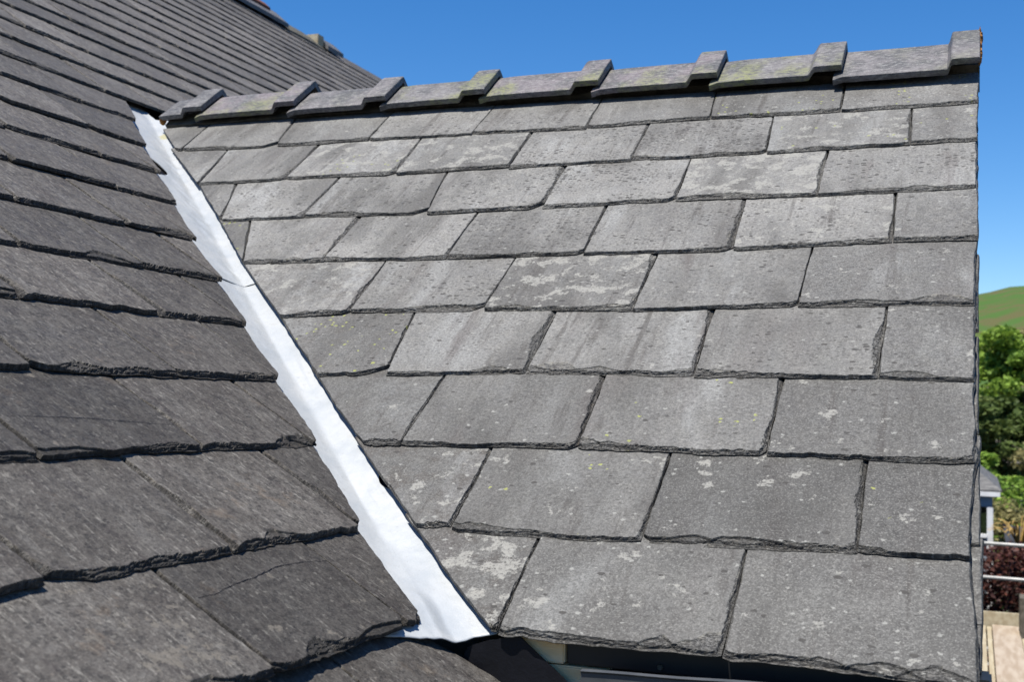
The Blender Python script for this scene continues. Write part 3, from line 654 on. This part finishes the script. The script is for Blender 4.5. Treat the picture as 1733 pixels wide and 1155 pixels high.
gut = thing('rain_gutter', 'dark grey metal gutter under the right hand roof edge', 'gutter', (-.4594, 1.4445, 4.84))
prof = [(.080, -.020), (.080, -.050), (.012, -.056), (0, -.044), (0, .024), (-.003, .027), (.004, .0285), (.010, .026), (.006, .022), (.0035, .020), (.0035, -.042), (.014, -.0525), (.0775, -.0465), (.0775, -.020)]
V = []; F = []; m_ = len(prof)
xs_ = np.linspace(0, .475, 24)
for x in xs_:
    for (y, z) in prof: V.append((x, y, z + .032*x + .0004*math.sin(x*40)))
for j in range(len(xs_)-1):
    for i in range(m_): F.append((j*m_+i, j*m_+(i+1) % m_, (j+1)*m_+(i+1) % m_, (j+1)*m_+i))
F += [tuple(range(m_-1, -1, -1)), tuple((len(xs_)-1)*m_+i for i in range(m_))]
me = pmesh('trough', V, F); bm = bmesh.new(); bm.from_mesh(me); bmesh.ops.recalc_face_normals(bm, faces=bm.faces[:]); bm.to_mesh(me); bm.free()
link('trough', me, M_GUTTER, gut, Matrix.Translation((-.4594, 1.4445, 4.8390)))
box('end_cap', ((.0, .003), (.003, .078), (-.052, -.022)), M_GUTTER, gut, Matrix.Translation((-.4625, 1.4445, 4.8390)), bevel=.0006)

# ------------------------------------------------------------------ valley lining
val = thing('valley_lining', 'bright white sheet lining in the valley between the two slate roofs', 'valley lining', tuple(CREASE))
perp = lambda N_: np.cross(VL, N_)
DG = perp(NG); DG = DG/np.linalg.norm(DG); DG = DG if DG[0] > 0 else -DG
DM = perp(NM); DM = DM/np.linalg.norm(DM); DM = DM if DM[1] < 0 else -DM
NV = (NG+NM); NV /= np.linalg.norm(NV)
def lining(name, lbot, ltop, raise_, seed):
    cs = np.concatenate([np.linspace(-.17, -.05, 22), np.linspace(-.047, .047, 64), np.linspace(.05, .17, 24)]); nl = 300
    V = []; F = []
    for j in range(nl):
        for c in cs:
            lb, lt = lbot(c), ltop(c); l = lb+(lt-lb)*j/(nl-1)
            r = .0030+.035*float(sstep(-l, .62, .86))+.002*float(n1(l*6, seed))
            c2 = c + .0045*float(n1(l*7, seed+1)) + .0030*float(n1(l*19, seed+2)) + .0012*float(n1(l*47, seed+9))
            sp = lambda t: r*math.log1p(math.exp(min(40, t/r)))
            wrk = (.0008*float(n2(c*24, l*9, seed+3)) + .0018*float(n2(c*45+l*22, l*7-c*10, seed+4))*math.exp(-((c+.015)/.035)**2)*float(sstep(l, .0, .5)) + .0004*float(n2(c*80, l*50, seed+5)))
            # sharp little folds left of the crease, dents to its right
            wrk += .0030*(abs(float(n2(c*30+l*14, l*6.5-c*8, seed+6)))-.3)*math.exp(-((c+.012)/.030)**2)*float(sstep(l, -.1, .4))
            wrk += .0005*(abs(float(n2(c*18-l*9, l*5, seed+8)))-.3)
            wrk += .0110*float(sstep(-l, .76, .86))*float(sstep(-c, -.01, .02))
            p_ = CREASE + VL*l + DG*sp(c2) + DM*sp(-c2) + NV*(raise_+wrk - .002)
            V.append(p_)
    nc = len(cs)
    for j in range(nl-1):
        for i in range(nc-1):
            a = j*nc+i; F.append((a, a+1, a+nc+1, a+nc))
    nv = len(V)
    F = [f[::-1] for f in F]
    V += [p_ - NV*.0016 for p_ in V]
    F += [tuple(i+nv for i in f[::-1]) for f in F]
    rim = [i for i in range(nc)] + [j*nc+nc-1 for j in range(1, nl)] + [(nl-1)*nc+i for i in range(nc-2, -1, -1)] + [j*nc for j in range(nl-2, 0, -1)]
    for a, c_ in zip(rim, rim[1:]+rim[:1]): F.append((a, c_, c_+nv, a+nv))
    me = pmesh(name, V, F, True)
    bm = bmesh.new(); bm.from_mesh(me)
    Mi = frame(CREASE, DG, VL, np.cross(DG, VL))
    bm.transform(Mi.inverted()); bm.to_mesh(me); bm.free()
    me.polygons.foreach_set('use_smooth', [True]*len(me.polygons))
    return link(name, me, M_FLASH, val, Mi)
def lb_low(c):
    return float(np.interp(c, [-.17, -.128, -.10, -.064, 0, .037, .068, .12, .17], [-.95, -.943, -.934, -.929, -.925, -.922, -.932, -.90, -.86])) + .0012*float(n1(c*90, 4))
def lt_up(c):
    return float(np.interp(c, [-.17, -.05, -.01, .02, .06, .17], [2.15, 2.13, 2.0, 1.80, 1.74, 1.6]))
lining('lining_sheet', lb_low, lambda c: .46, 0, 11)
lining('lining_sheet', lambda c: .392-.25*abs(c)+.003*float(n1(c*20, 2)), lt_up, .0026, 31)
# dark bedding sheet below the white one
V = []; F = []
for l in np.linspace(-.80, 1.75, 30):
    for c in (-.26, -.01, 0, .01, .26):
        V.append(CREASE + VL*l + (DG*c if c > 0 else -DM*c) - NV*.008)
for j in range(29):
    for i in range(4): F.append((j*5+i, j*5+i+1, j*5+i+6, j*5+i+5))
link('bedding_sheet', pmesh('bedding_sheet', V, F), M_BLACK, val)

# ------------------------------------------------------------------ main roof (left)
PROFILE = [(-.49, -.43), (-0.6916, -0.2944), (-0.8484, -0.1891), (-1.0183, -0.075), (-1.1785, 0.0326), (-1.346, 0.1451), (-1.502, 0.2498), (-1.6648, 0.3592), (-1.8352, 0.4736), (-2.0054, 0.5879), (-2.1739, 0.701), (-2.3523, 0.8237), (-2.5307, 0.9455), (-2.7088, 1.0676), (-2.8864, 1.1903), (-3.0632, 1.3148), (-3.2419, 1.4346), (-3.4179, 1.5601), (-3.5946, 1.6839), (-3.7692, 1.8118), (-3.9435, 1.9399), (-4.1178, 2.0678), (-4.2908, 2.1978), (-4.4652, 2.3248), (-4.6399, 2.4511), (-4.8118, 2.5825), (-4.9857, 2.7097), (-5.1593, 2.8375), (-5.3306, 2.9693), (-5.5029, 3.0991), (-5.6734, 3.2318), (-5.8357, 3.3786)]
MV = [-.8916, -0.6916, -0.5026, -0.298, -0.1051, 0.0967, 0.2846, 0.4807, 0.686, 0.891, 1.094, 1.3232, 1.5478]
MB = [(1.03, 1.56), (.9406, 1.4481), (.8417, 1.3207), (.6714, 1.0916), (.5146, .8787), (.3692, .6781), (.2183, .4727), (.0955, .2776), (.0158, .1733), (-.0347, .093), (-.0971, .0119), (-.1668, -.1024), (-.2763, -.2468), (-.3025, -.297), (-.3467, -.3601), (-.3946, -.4264), (-.4543, -.5006), (-.5018, -.5769), (-.5679, -.6816), (-.5752, -.6935), (-.545, -.76), (-.531, -.7825), (-.5144, -.806), (-.5001, -.8424), (-.47, -.93)]
mbv = np.array([b_[1] for b_ in MB])[::-1]; mby = np.array([b_[0] for b_ in MB])[::-1]
def yb(v): return float(np.interp(v, mbv, mby))
main = thing('main_roof', 'dark brownish slate roof rising to the upper left of the white valley lining', 'roof', tuple(OM))
JO = {0: [-1.40, -1.09, -.785], 1: [-1.25, -.926, -.610], 2: [-1.42, -1.0975, -.780, -.454], 3: [-1.25, -.930, -.615, -.290], 4: [-1.09, -.779, -.461, -.118], 5: [-.95, -.628, -.300, .016], 6: [-.79, -.475, -.150, .17], 7: [-.64, -.321, -.013, .31], 8: [-.49, -.163, .16], 9: [-.33, -.01, .30, .62], 10: [-.17, .14, .45], 11: [.0, .31, .62]}
def project(p_):
    q = Vector(p_)-Vector((0, 0, ZC)); x, y, z = q.dot(RIGHT), q.dot(DOWN), q.dot(FWD)
    return (866.5+2016.2*x/z, 577.5+2016.2*y/z, z) if z > .05 else (0, 0, -1)
slates = []
rs = np.random.RandomState(5)
NR = len(PROFILE)-1
for k in range(NR):
    x0, z0 = PROFILE[k]; x1, z1 = PROFILE[k+1]
    e = np.array([x1-x0, 0, z1-z0]); g = float(np.linalg.norm(e)); e = e/g; nn = np.array([-e[2]*-1, 0, -e[0]])
    nn = np.array([e[2], 0, -e[0]])
    org = np.array([x0, OM[1], ZC+z0])
    if k == 0: org = org - nn*.009
    if k <= 11: js = [JO[k][0]-.315*q for q in (5, 4, 3, 2, 1)] + list(JO[k])
    else:
        ph = (.16 if k % 2 == 0 else 0.)
        js = []; y = -2.1+ph+rs.rand()*.05
        while y < 22: js.append(y); y += .312+.045*(rs.rand()-.5)
    bounded = k < 12
    vb_, vt_ = (MV[k], MV[k+1]) if k < 12 else (0, g)
    if bounded:
        eb_, et_ = yb(vb_)+.006, yb(vt_)
        js = [min(j, eb_-.012) if j > eb_-.012 else j for j in js if j < et_-.045]
    n_ = len(js)
    for i in range(n_ if bounded else n_-1):
        bl = js[i]; sl_ = .006 if k < 8 else 0
        tlx = bl-.008+.004*rs.rand()
        if bounded and i == n_-1: brx, trx = eb_, et_
        else: brx = js[i+1]; trx = brx-.008
        if trx <= tlx+.004: trx = tlx+.004
        quad = [(tlx, g), (trx, g), (brx-.0004, 0), (bl+.0004, 0)]
        c = org + EY*(bl+brx)/2 + e*g/2
        px = [project(org+EY*a_[0]+e*a_[1]) for a_ in quad]
        if min(p_[2] for p_ in px) < .1: px = [(-900, 2000, 1)]*4
        cx_, cy_, cz = project(c)
        if cz < .1: cx_ = -900
        X_ = [p_[0] for p_ in px]; Y_ = [p_[1] for p_ in px]
        if k > 3 and (max(X_) < -1100 or min(X_) > 800 or max(Y_) < -140): continue
        ridge_y = 172-.0886*(cx_-268)
        if not bounded and cx_ > 240 and min(Y_) > ridge_y+170: continue
        wv = max(0, min(max(X_), 1733)-max(min(X_), 0)); hv = max(0, min(max(Y_), 1155)-max(min(Y_), 0))
        A_ = .5*abs(sum(X_[a]*Y_[(a+1) % 4]-X_[(a+1) % 4]*Y_[a] for a in range(4)))
        bb = max(1e-6, (max(X_)-min(X_))*(max(Y_)-min(Y_)))
        area = A_*(wv*hv)/bb
        if k < 4 and wv*hv <= 0 and bl < -2.2: continue
        if not bounded and cx_ > 240 and max(Y_) > ridge_y: area *= .3
        slates.append((area, k, i, quad, org, e, nn, g, abs(cz), bounded and i == n_-1))
slates.sort(key=lambda s: -s[0])
rest = []; CR = {}
for rank, (area, k, i, quad, org, e, nn, g, dist, endp) in enumerate(slates):
    sd = 2000+k*97+i; rr = np.random.RandomState(sd)
    near = rank < 100
    if near: res = 1.0 if dist < 2.2 else (1.5 if dist < 3.2 else 2.5)
    else: res = 6.0
    fl = []
    if near and rr.rand() < .5: fl = [(rr.rand(), .04+.06*rr.rand(), .008+.014*rr.rand(), .2+.3*rr.rand())]
    if (k, i) == (2, 7): fl = [(.35, .05, .020, .3), (.15, .05, .012, .4)]
    cuts = [('l', .03, .014)] if (near and rr.rand() < .18) else None
    if (k, i) == (1, 6): cuts = [('l', .02, .004), ('r', .012, .018)]; fl = [(.35, .05, .022, .35), (.8, .08, .014, .5)]
    if (k, i) == (2, 6): cuts = [('l', .07, .022)]
    P_ = slate_geometry(*quad, T_M, g, sd, res, wb=(.0040+.003*rr.rand()) if near else .005, wl=(.0035+.004*rr.rand()) if near else .003, wr=.0018, ext=.05, cuts=cuts, flakes=fl, amp=1.25 if near else 1.6,
                        jagr=3.2 if endp else 1., lift=(.0008+.003*rr.rand()**2) if near else .003*rr.rand())
    tint = (sd*.6180339) % 1
    fr = frame(org, EY, e, nn)
    if near: CR[(k, i)] = (P_[0], fr)
    if near:
        uvs = P_[1].copy(); uvs[:, 1] += k*.21
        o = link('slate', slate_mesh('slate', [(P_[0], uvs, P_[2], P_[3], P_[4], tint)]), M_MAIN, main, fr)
        big = k <= 1 and i <= 0
        props(o, tone=(rr.rand()-.5)*.30 + (k-5)*.04 + 0, lichen=(.30*rr.rand()+.05) if not (k == 1 and i == 5) else .55)
        if k == 1 and i == 5: o['label'] = 'slate blotched with pale and ochre lichen'
    else:
        Vw = P_[0][:, :1]*EY + P_[0][:, 1:2]*e + P_[0][:, 2:3]*nn + org
        uvs = P_[1].copy(); uvs[:, 1] += k*.21
        rest.append((Vw-OM, uvs, P_[2], P_[3], P_[4], tint))
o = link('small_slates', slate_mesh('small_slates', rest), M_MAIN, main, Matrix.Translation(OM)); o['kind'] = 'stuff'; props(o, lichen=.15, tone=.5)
# hairline cracks across three of the near slates
def crack(pts, k, T, g, wd, seed):
    V = []; F = []; P_ = []
    for a, c in zip(pts[:-1], pts[1:]):
        n_ = max(2, int(math.dist(a, c)/.004))
        P_ += [(a[0]+(c[0]-a[0])*i/n_, a[1]+(c[1]-a[1])*i/n_) for i in range(n_)]
    P_.append(pts[-1]); best = CR[k]
    for i, (u, v) in enumerate(P_):
        w_ = wd*(.35+.65*math.sin(math.pi*(i+.5)/len(P_)))*(1+.4*float(n1(i*.7, seed)))
        j = np.argmin((best[0][:, 0]-u)**2+(best[0][:, 1]-v)**2); n_ = best[0][j, 2]+.0007
        jv = .0009*float(n1(i*.6, seed+3))
        V += [(u, v-w_/2+jv, n_), (u+.0001, v+w_/2+jv, n_+.0001)]
    for i in range(len(P_)-1): F.append((2*i, 2*i+2, 2*i+3, 2*i+1))
    link('crack', pmesh('crack', V, F), M_BLACK, main, best[1])
crack([(-0.9199, 0.1312), (-0.8905, 0.1299), (-0.8417, 0.1388), (-0.794, 0.1425), (-0.7336, 0.1518), (-0.6661, 0.149), (-0.6183, 0.1415)], (1, 6), T_M, .2, 0.0011, 8)
crack([(-0.9173, 0.0833), (-0.8619, 0.0819), (-0.7805, 0.0777), (-0.6961, 0.0676), (-0.61, 0.0565)], (3, 6), T_M, .2, 0.001, 22)
crack([(-0.4594, 0.158), (-0.4544, 0.1168), (-0.4541, 0.0854), (-0.4519, 0.0718)], (2, 8), T_M, .2, 0.0016, 17)
crack([(-0.6192, 0.1263), (-0.6145, 0.0974), (-0.612, 0.0717), (-0.6104, 0.0564)], (1, 7), T_M, .2, 0.0014, 9)
# boarding below, following the slope, cut back along the valley
V = []; F = []
for k, (x, z) in enumerate(PROFILE):
    v_ = MV[k] if k < len(MV) else 99
    yr = (yb(v_)-.02) if k < 12 else 23.
    V += [(x-.03, -1.2, ZC+z-.050), (x-.03, OM[1]+yr, ZC+z-.050)]
for k in range(len(PROFILE)-1): F.append((2*k, 2*k+1, 2*k+3, 2*k+2))
link('roof_boarding', pmesh('roof_boarding', V, F), M_DECK, main)
xr, zr = PROFILE[-1]
V = [(xr, -1.2, ZC+zr-.02), (xr, 23, ZC+zr-.02), (xr-4, 23, ZC+zr-2.8), (xr-4, -1.2, ZC+zr-2.8)]
link('far_slope', pmesh('far_slope', V, [(3, 2, 1, 0)]), M_DECK, main)
box('house_wall', ((xr-4, -1.1), (-1.1, 23), (.02, 4.3)), M_WALL, main, bevel=0)
# ridge of the main roof: some tiles, a mortared stretch where tiles are missing, one stub
def main_ridge(name, y0, y1, m, lift=.0, w_=.16, th=.03):
    V = []; F = []; ys_ = np.linspace(y0, y1, max(3, int((y1-y0)/.15)))
    for j, y in enumerate(ys_):
        jz = .012*float(n1(y*3, 7))
        for dx, dz in ((w_, -w_*.85), (0, .0), (-w_, -w_*.75), (-w_, -w_*.75-th), (0, -th), (w_, -w_*.85-th)):
            V.append((xr+dx, y, ZC+zr+.07+lift+dz+jz*(1 if name != 'ridge_tile' else .3)))
    for j in range(len(ys_)-1):
        for i in range(6): F.append((j*6+i, (j+1)*6+i, (j+1)*6+(i+1) % 6, j*6+(i+1) % 6))
    F += [tuple(range(6)), tuple((len(ys_)-1)*6+i for i in reversed(range(6)))]
    return link(name, pmesh(name, V, F), m, main)
Y1, Y2, Y3 = 8.98, 9.66, 10.0
main_ridge('ridge_tile', 2.0, Y1, M_RIDGE, -.01, .14, .035)
o = main_ridge('ridge_tile', 7.2, 8.80, M_TERRA, .018, .06, .04); o['label'] = 'red clay ridge piece'
main_ridge('mortar_strip', Y1, Y2, M_MORTAR, -.055, .13, .05)
main_ridge('ridge_tile', Y2+.05, Y3, M_RIDGE, -.005, .12, .045)
box('timber_end', ((xr-.06, xr+.075), (Y2-.07, Y2+.04), (ZC+zr-.06, ZC+zr+.045)), M_PLANK, main, bevel=.004)


# ------------------------------------------------------------------ scaffold beyond the verge
sca = thing('scaffold', 'pale timber scaffold platform with two metal guard rails, low at the right edge', 'scaffold', (.3, 9, 3.4))
for k, (x0, x1) in enumerate([(-.40, -.16), (-.15, .085), (.095, .130-.002), (.134, .331), (.338, .56), (.57, .80), (.81, 1.04)]):
    V = []; F = []
    o = box('scaffold_board', ((x0, x1), (5.2, 10.38), (3.465+.004*(k % 3), 3.5+.006*(k % 2)+(.012 if k == 3 else 0))), M_PLANK2 if k == 3 else M_PLANK, sca, bevel=.004)
box('toe_board', ((-.5, 1.6), (10.39, 10.43), (3.47, 3.614)), M_PLANK, sca, bevel=.004)
for z, nme in ((4.093, 0), (3.806, 1)):
    V = []; F = []; tube(V, F, [(-.6, 11, z+.012), (.5, 11, z), (1.8, 11, z-.02)], .0165, 14)
    link('guard_rail', pmesh('guard_rail', V, F, True), M_STEEL, sca)
for x in (-.55, 1.7):
    V = []; F = []; tube(V, F, [(x, 10.96, 0), (x, 10.96, 4.6)], .022, 14)
    link('upright', pmesh('upright', V, F, True), M_STEEL, sca)
box('post_block', ((.325, .37), (9.95, 10.2), (3.50, 3.80)), simple_mat('grey_timber', (.10, .09, .07), (.19, .17, .14), 20, .9, .2), sca, bevel=.003)

# copper hedge, gazebo, shrubs, trees -----------------------------------
def leaves(name, m, parent, N, fn, size, seed, flat=.5, extra=None):
    rs = np.random.RandomState(seed)
    P_, shade = fn(rs, N); N = len(P_)
    a = rs.normal(size=(N, 3)); a[:, 2] *= flat; a /= np.linalg.norm(a, axis=1)[:, None]
    b_ = np.cross(a, rs.normal(size=(N, 3))); b_ /= np.linalg.norm(b_, axis=1)[:, None]
    s = size*(.6+.8*rs.rand(N))[:, None]
    V = np.stack([P_-a*s, P_-b_*s*.55+a*s*.1, P_+a*s, P_+b_*s*.55+a*s*.1], 1).reshape(-1, 3)
    me = bpy.data.meshes.new(name); F = np.arange(4*N).reshape(-1, 4)
    me.from_pydata(V.tolist(), [], F.tolist())
    at_ = me.attributes.new('shade', 'FLOAT', 'POINT'); at_.data.foreach_set('value', np.repeat(shade, 4).astype(np.float32))
    me.update()
    return link(name, me, m, parent)
def clumpy(c, r, nc, cr_, seed0, ylim=None):
    def fn(rs, N):
        cc = rs.normal(size=(nc, 3)); cc /= np.linalg.norm(cc, axis=1)[:, None]; cc *= (rs.rand(nc)**.45)[:, None]
        cc = cc*np.array(r)+np.array(c); k = rs.randint(0, nc, N)
        d = rs.normal(size=(N, 3)); d /= np.linalg.norm(d, axis=1)[:, None]; d *= (rs.rand(N)**.4)[:, None]
        d[:, 2] *= .6
        rad = cr_*(.6+.7*rs.rand(nc))
        sh = np.clip(rs.rand(nc)[k]*.7+.3*rs.rand(N), 0, 1)
        return cc[k]+d*rad[k][:, None], sh
    return fn
def tree(name, label, loc, h, r, m, N, size, seed, nc=60, cr_=None, group='trees beyond the scaffold'):
    t = thing(name, label, 'tree', loc, group)
    x, y, z = loc; rs = np.random.RandomState(seed)
    V = []; F = []; top = Vector((x, y, z+h*.75))
    tube(V, F, [(x, y, z-.2), (x+.1, y, z+h*.3), (x-.05, y+.1, z+h*.55), tuple(top)], [h*.028, h*.022, h*.014, h*.004], 9)
    for i in range(9):
        a = rs.rand()*6.28; hh = h*(.3+.35*rs.rand()); L_ = r[0]*(.6+.35*rs.rand())
        tube(V, F, [(x, y, z+hh), (x+math.cos(a)*L_*.5, y+math.sin(a)*L_*.5, z+hh+L_*.3), (x+math.cos(a)*L_, y+math.sin(a)*L_, z+hh+L_*.55)], [h*.010, h*.006, h*.002], 6)
    link('trunk', pmesh('trunk', V, F, True), M_BARK, t)
    leaves('crown', m, t, N, clumpy((x, y, z+h-r[2]), r, nc, cr_ or r[0]*.3, seed), size, seed)
    return t
tree('broadleaf_tree', 'bright green leafy tree, topmost of the trees right of the verge', (2.2, 60, 0), 9.3, (3.6, 3.0, 2.3), M_LEAF, 24000, .14, 1, 70, .75)
tree('broadleaf_tree', 'dark green tree directly below the bright green crown', (.9, 52, 0), 6.0, (2.6, 2.2, 2.2), M_LEAFD, 16000, .12, 2, 60, .6)
tree('broadleaf_tree', 'brownish sparse tree between the dark tree and the gazebo roof', (3.2, 48, 0), 4.9, (2.1, 2.0, 2.0), M_LEAFB, 9000, .10, 3, 50, .5)
tree('broadleaf_tree', 'green tree standing lowest, just above the gazebo roof', (-.2, 40, 0), 3.9, (1.7, 1.6, 1.5), M_LEAF, 11000, .09, 4, 50, .45)
tree('broadleaf_tree', 'olive tree at the foot of the hill, small above the bright crown', (9.5, 170, 0), 17.6, (4.5, 4, 3.2), M_LEAFB, 9000, .33, 6, 50, 1.3)
tree('broadleaf_tree', 'dark green tree behind the brownish tree', (4.6, 66, 0), 6.5, (3.2, 2.5, 3.0), M_LEAFD, 14000, .14, 7, 60, .8)
s_ = thing('shrub', 'khaki green shrub right of the gazebo post', 'shrub', (1.2, 26, 0))
leaves('foliage', M_LEAFB, s_, 9000, clumpy((1.5, 26, 2.6), (1.25, 1.1, 1.15), 45, .35, 8), .055, 8)
s_['group'] = 'shrubs by the gazebo'
s_ = thing('shrub', 'greener low shrub behind the dry straw leaves', 'shrub', (2.1, 29, 0), 'shrubs by the gazebo')
leaves('foliage', M_LEAF, s_, 9000, clumpy((1.0, 29, 2.0), (1.6, 1.1, 1.7), 50, .4, 9), .06, 9)
hd = thing('copper_hedge', 'dark copper leaved hedge behind the guard rails', 'hedge', (.6, 15, 0))
def hfn(rs, N):
    P_ = np.stack([-.7+3.2*rs.rand(N), 14.5+1.2*rs.rand(N)**1.6, 1.6+2.06*rs.rand(N)**.8], 1)
    P_[:, 2] += .06*n1(P_[:, 0]*4, 3)+.04*n1(P_[:, 0]*15, 4); P_[:, 1] += .08*n2(P_[:, 0]*5, P_[:, 2]*5, 6)
    return P_, rs.rand(N)**1.5
leaves('foliage', M_COPPER, hd, 30000, hfn, .032, 12)
V = []; F = []
for i in range(14): tube(V, F, [(-.6+i*.23, 15.1, 0), (-.58+i*.23, 15.1, 2.6)], .02, 6)
link('stems', pmesh('stems', V, F), M_BARK, hd)

dp = thing('dry_plant', 'clump of dried straw coloured leaves above the copper hedge', 'plant', (.52, 16.6, 3.4))
V = []; F = []; rs = np.random.RandomState(3)
for i in range(46):
    a = rs.rand()*6.28; L_ = .16+.24*rs.rand(); wdt = .012+.016*rs.rand(); dx, dy = math.cos(a), math.sin(a)*.5; n0 = len(V)
    rise = .30+.32*rs.rand()
    for q in range(6):
        f = q/5; w_ = wdt*math.sin(math.pi*min(.97, .12+f*.85)); px_, py_, pz_ = (.54+dx*L_*f*1.1), 16.6+dy*L_*f, 3.44+rise*.8*math.sin(f*2.1)+.0
        V += [(px_-dy*w_, py_+dx*w_, pz_), (px_+dy*w_, py_-dx*w_, pz_+.004)]
    for q in range(5): F.append((n0+2*q, n0+2*q+1, n0+2*q+3, n0+2*q+2))
link('leaves', pmesh('leaves', V, F), M_STRAW, dp)
V = []; F = []; tube(V, F, [(.54, 16.6, 0), (.54, 16.6, 3.48)], [.05, .03], 10); link('stem', pmesh('stem', V, F, True), M_BARK, dp)

gz = thing('gazebo', 'white painted gazebo with a grey slate roof beyond the verge', 'gazebo', (-1.6, 21.9, 0))
cx_, cy_ = -1.6, 22.0; hw = 1.99
e_ = [(cx_-hw, cy_-hw, 4.02), (cx_+hw, cy_-hw, 4.02), (cx_+hw, cy_+hw, 4.02), (cx_-hw, cy_+hw, 4.02)]
V = e_ + [(cx_, cy_, 5.62)] + [(x, y, 3.99) for x, y, z in e_]
link('roof', pmesh('roof', V, [(0, 1, 4), (1, 2, 4), (2, 3, 4), (3, 0, 4), (0, 5, 6, 1), (1, 6, 7, 2), (2, 7, 8, 3), (3, 8, 5, 0), (8, 7, 6, 5)]), simple_mat('gazebo_slate', (.10, .10, .105), (.24, .235, .23), 5, .8, .3, .01, 20, stretch=(1, 1, 6)), gz)
box('fascia', ((cx_-hw+.02, cx_+hw-.02), (cy_-hw-.012, cy_+hw-.02), (3.915, 3.987)), M_WHITE, gz, bevel=.004)
box('frieze', ((cx_-hw+.22, cx_+hw-.13), (cy_-hw+.055, cy_+hw-.2), (3.75, 3.923)), M_BLUEGREY, gz, bevel=.003)
for sx in (-1, 1):
    for sy in (-1, 1):
        x = cx_+sx*(hw-.165); y = cy_+sy*(hw-.095)
        box('post', ((x-.045, x+.045), (y-.045, y+.045), (.02, 3.748)), M_WHITE, gz, bevel=.006)
for k in range(3):
    x0 = cx_-hw+.24+k*1.18; x1 = x0+1.1 if k < 2 else cx_+hw-.215
    wi = box('window', ((x0, x1), (cy_-hw+.09, cy_-hw+.13), (3.33, 3.745)), M_GLASS, gz, bevel=.002)
box('sill', ((cx_-hw+.2, cx_+hw-.205), (cy_-hw+.03, cy_-hw+.17), (3.27, 3.327)), M_WHITE, gz, bevel=.004)
box('panel', ((cx_-hw+.24, cx_+hw-.215), (cy_-hw+.09, cy_-hw+.14), (.02, 3.268)), M_BLUEGREY, gz, bevel=.002)
sh = thing('shed', 'low dark roofed shed between the gazebo and the shrub', 'shed', (1.4, 19.5, 0))
V = [(.42, 18.2, 3.33), (2.6, 18.2, 3.02), (2.6, 20.6, 3.20), (.42, 20.6, 3.46)]; V += [(x, y, z-.05) for x, y, z in V]
link('roof', pmesh('roof', V, F0), simple_mat('dark_felt', (.03, .033, .04), (.06, .063, .07), 4, .8, .3), sh)
box('wall', ((.5, 2.5), (18.35, 20.4), (.02, 2.95)), M_BARK, sh, bevel=.004)
bpy.context.view_layer.update()
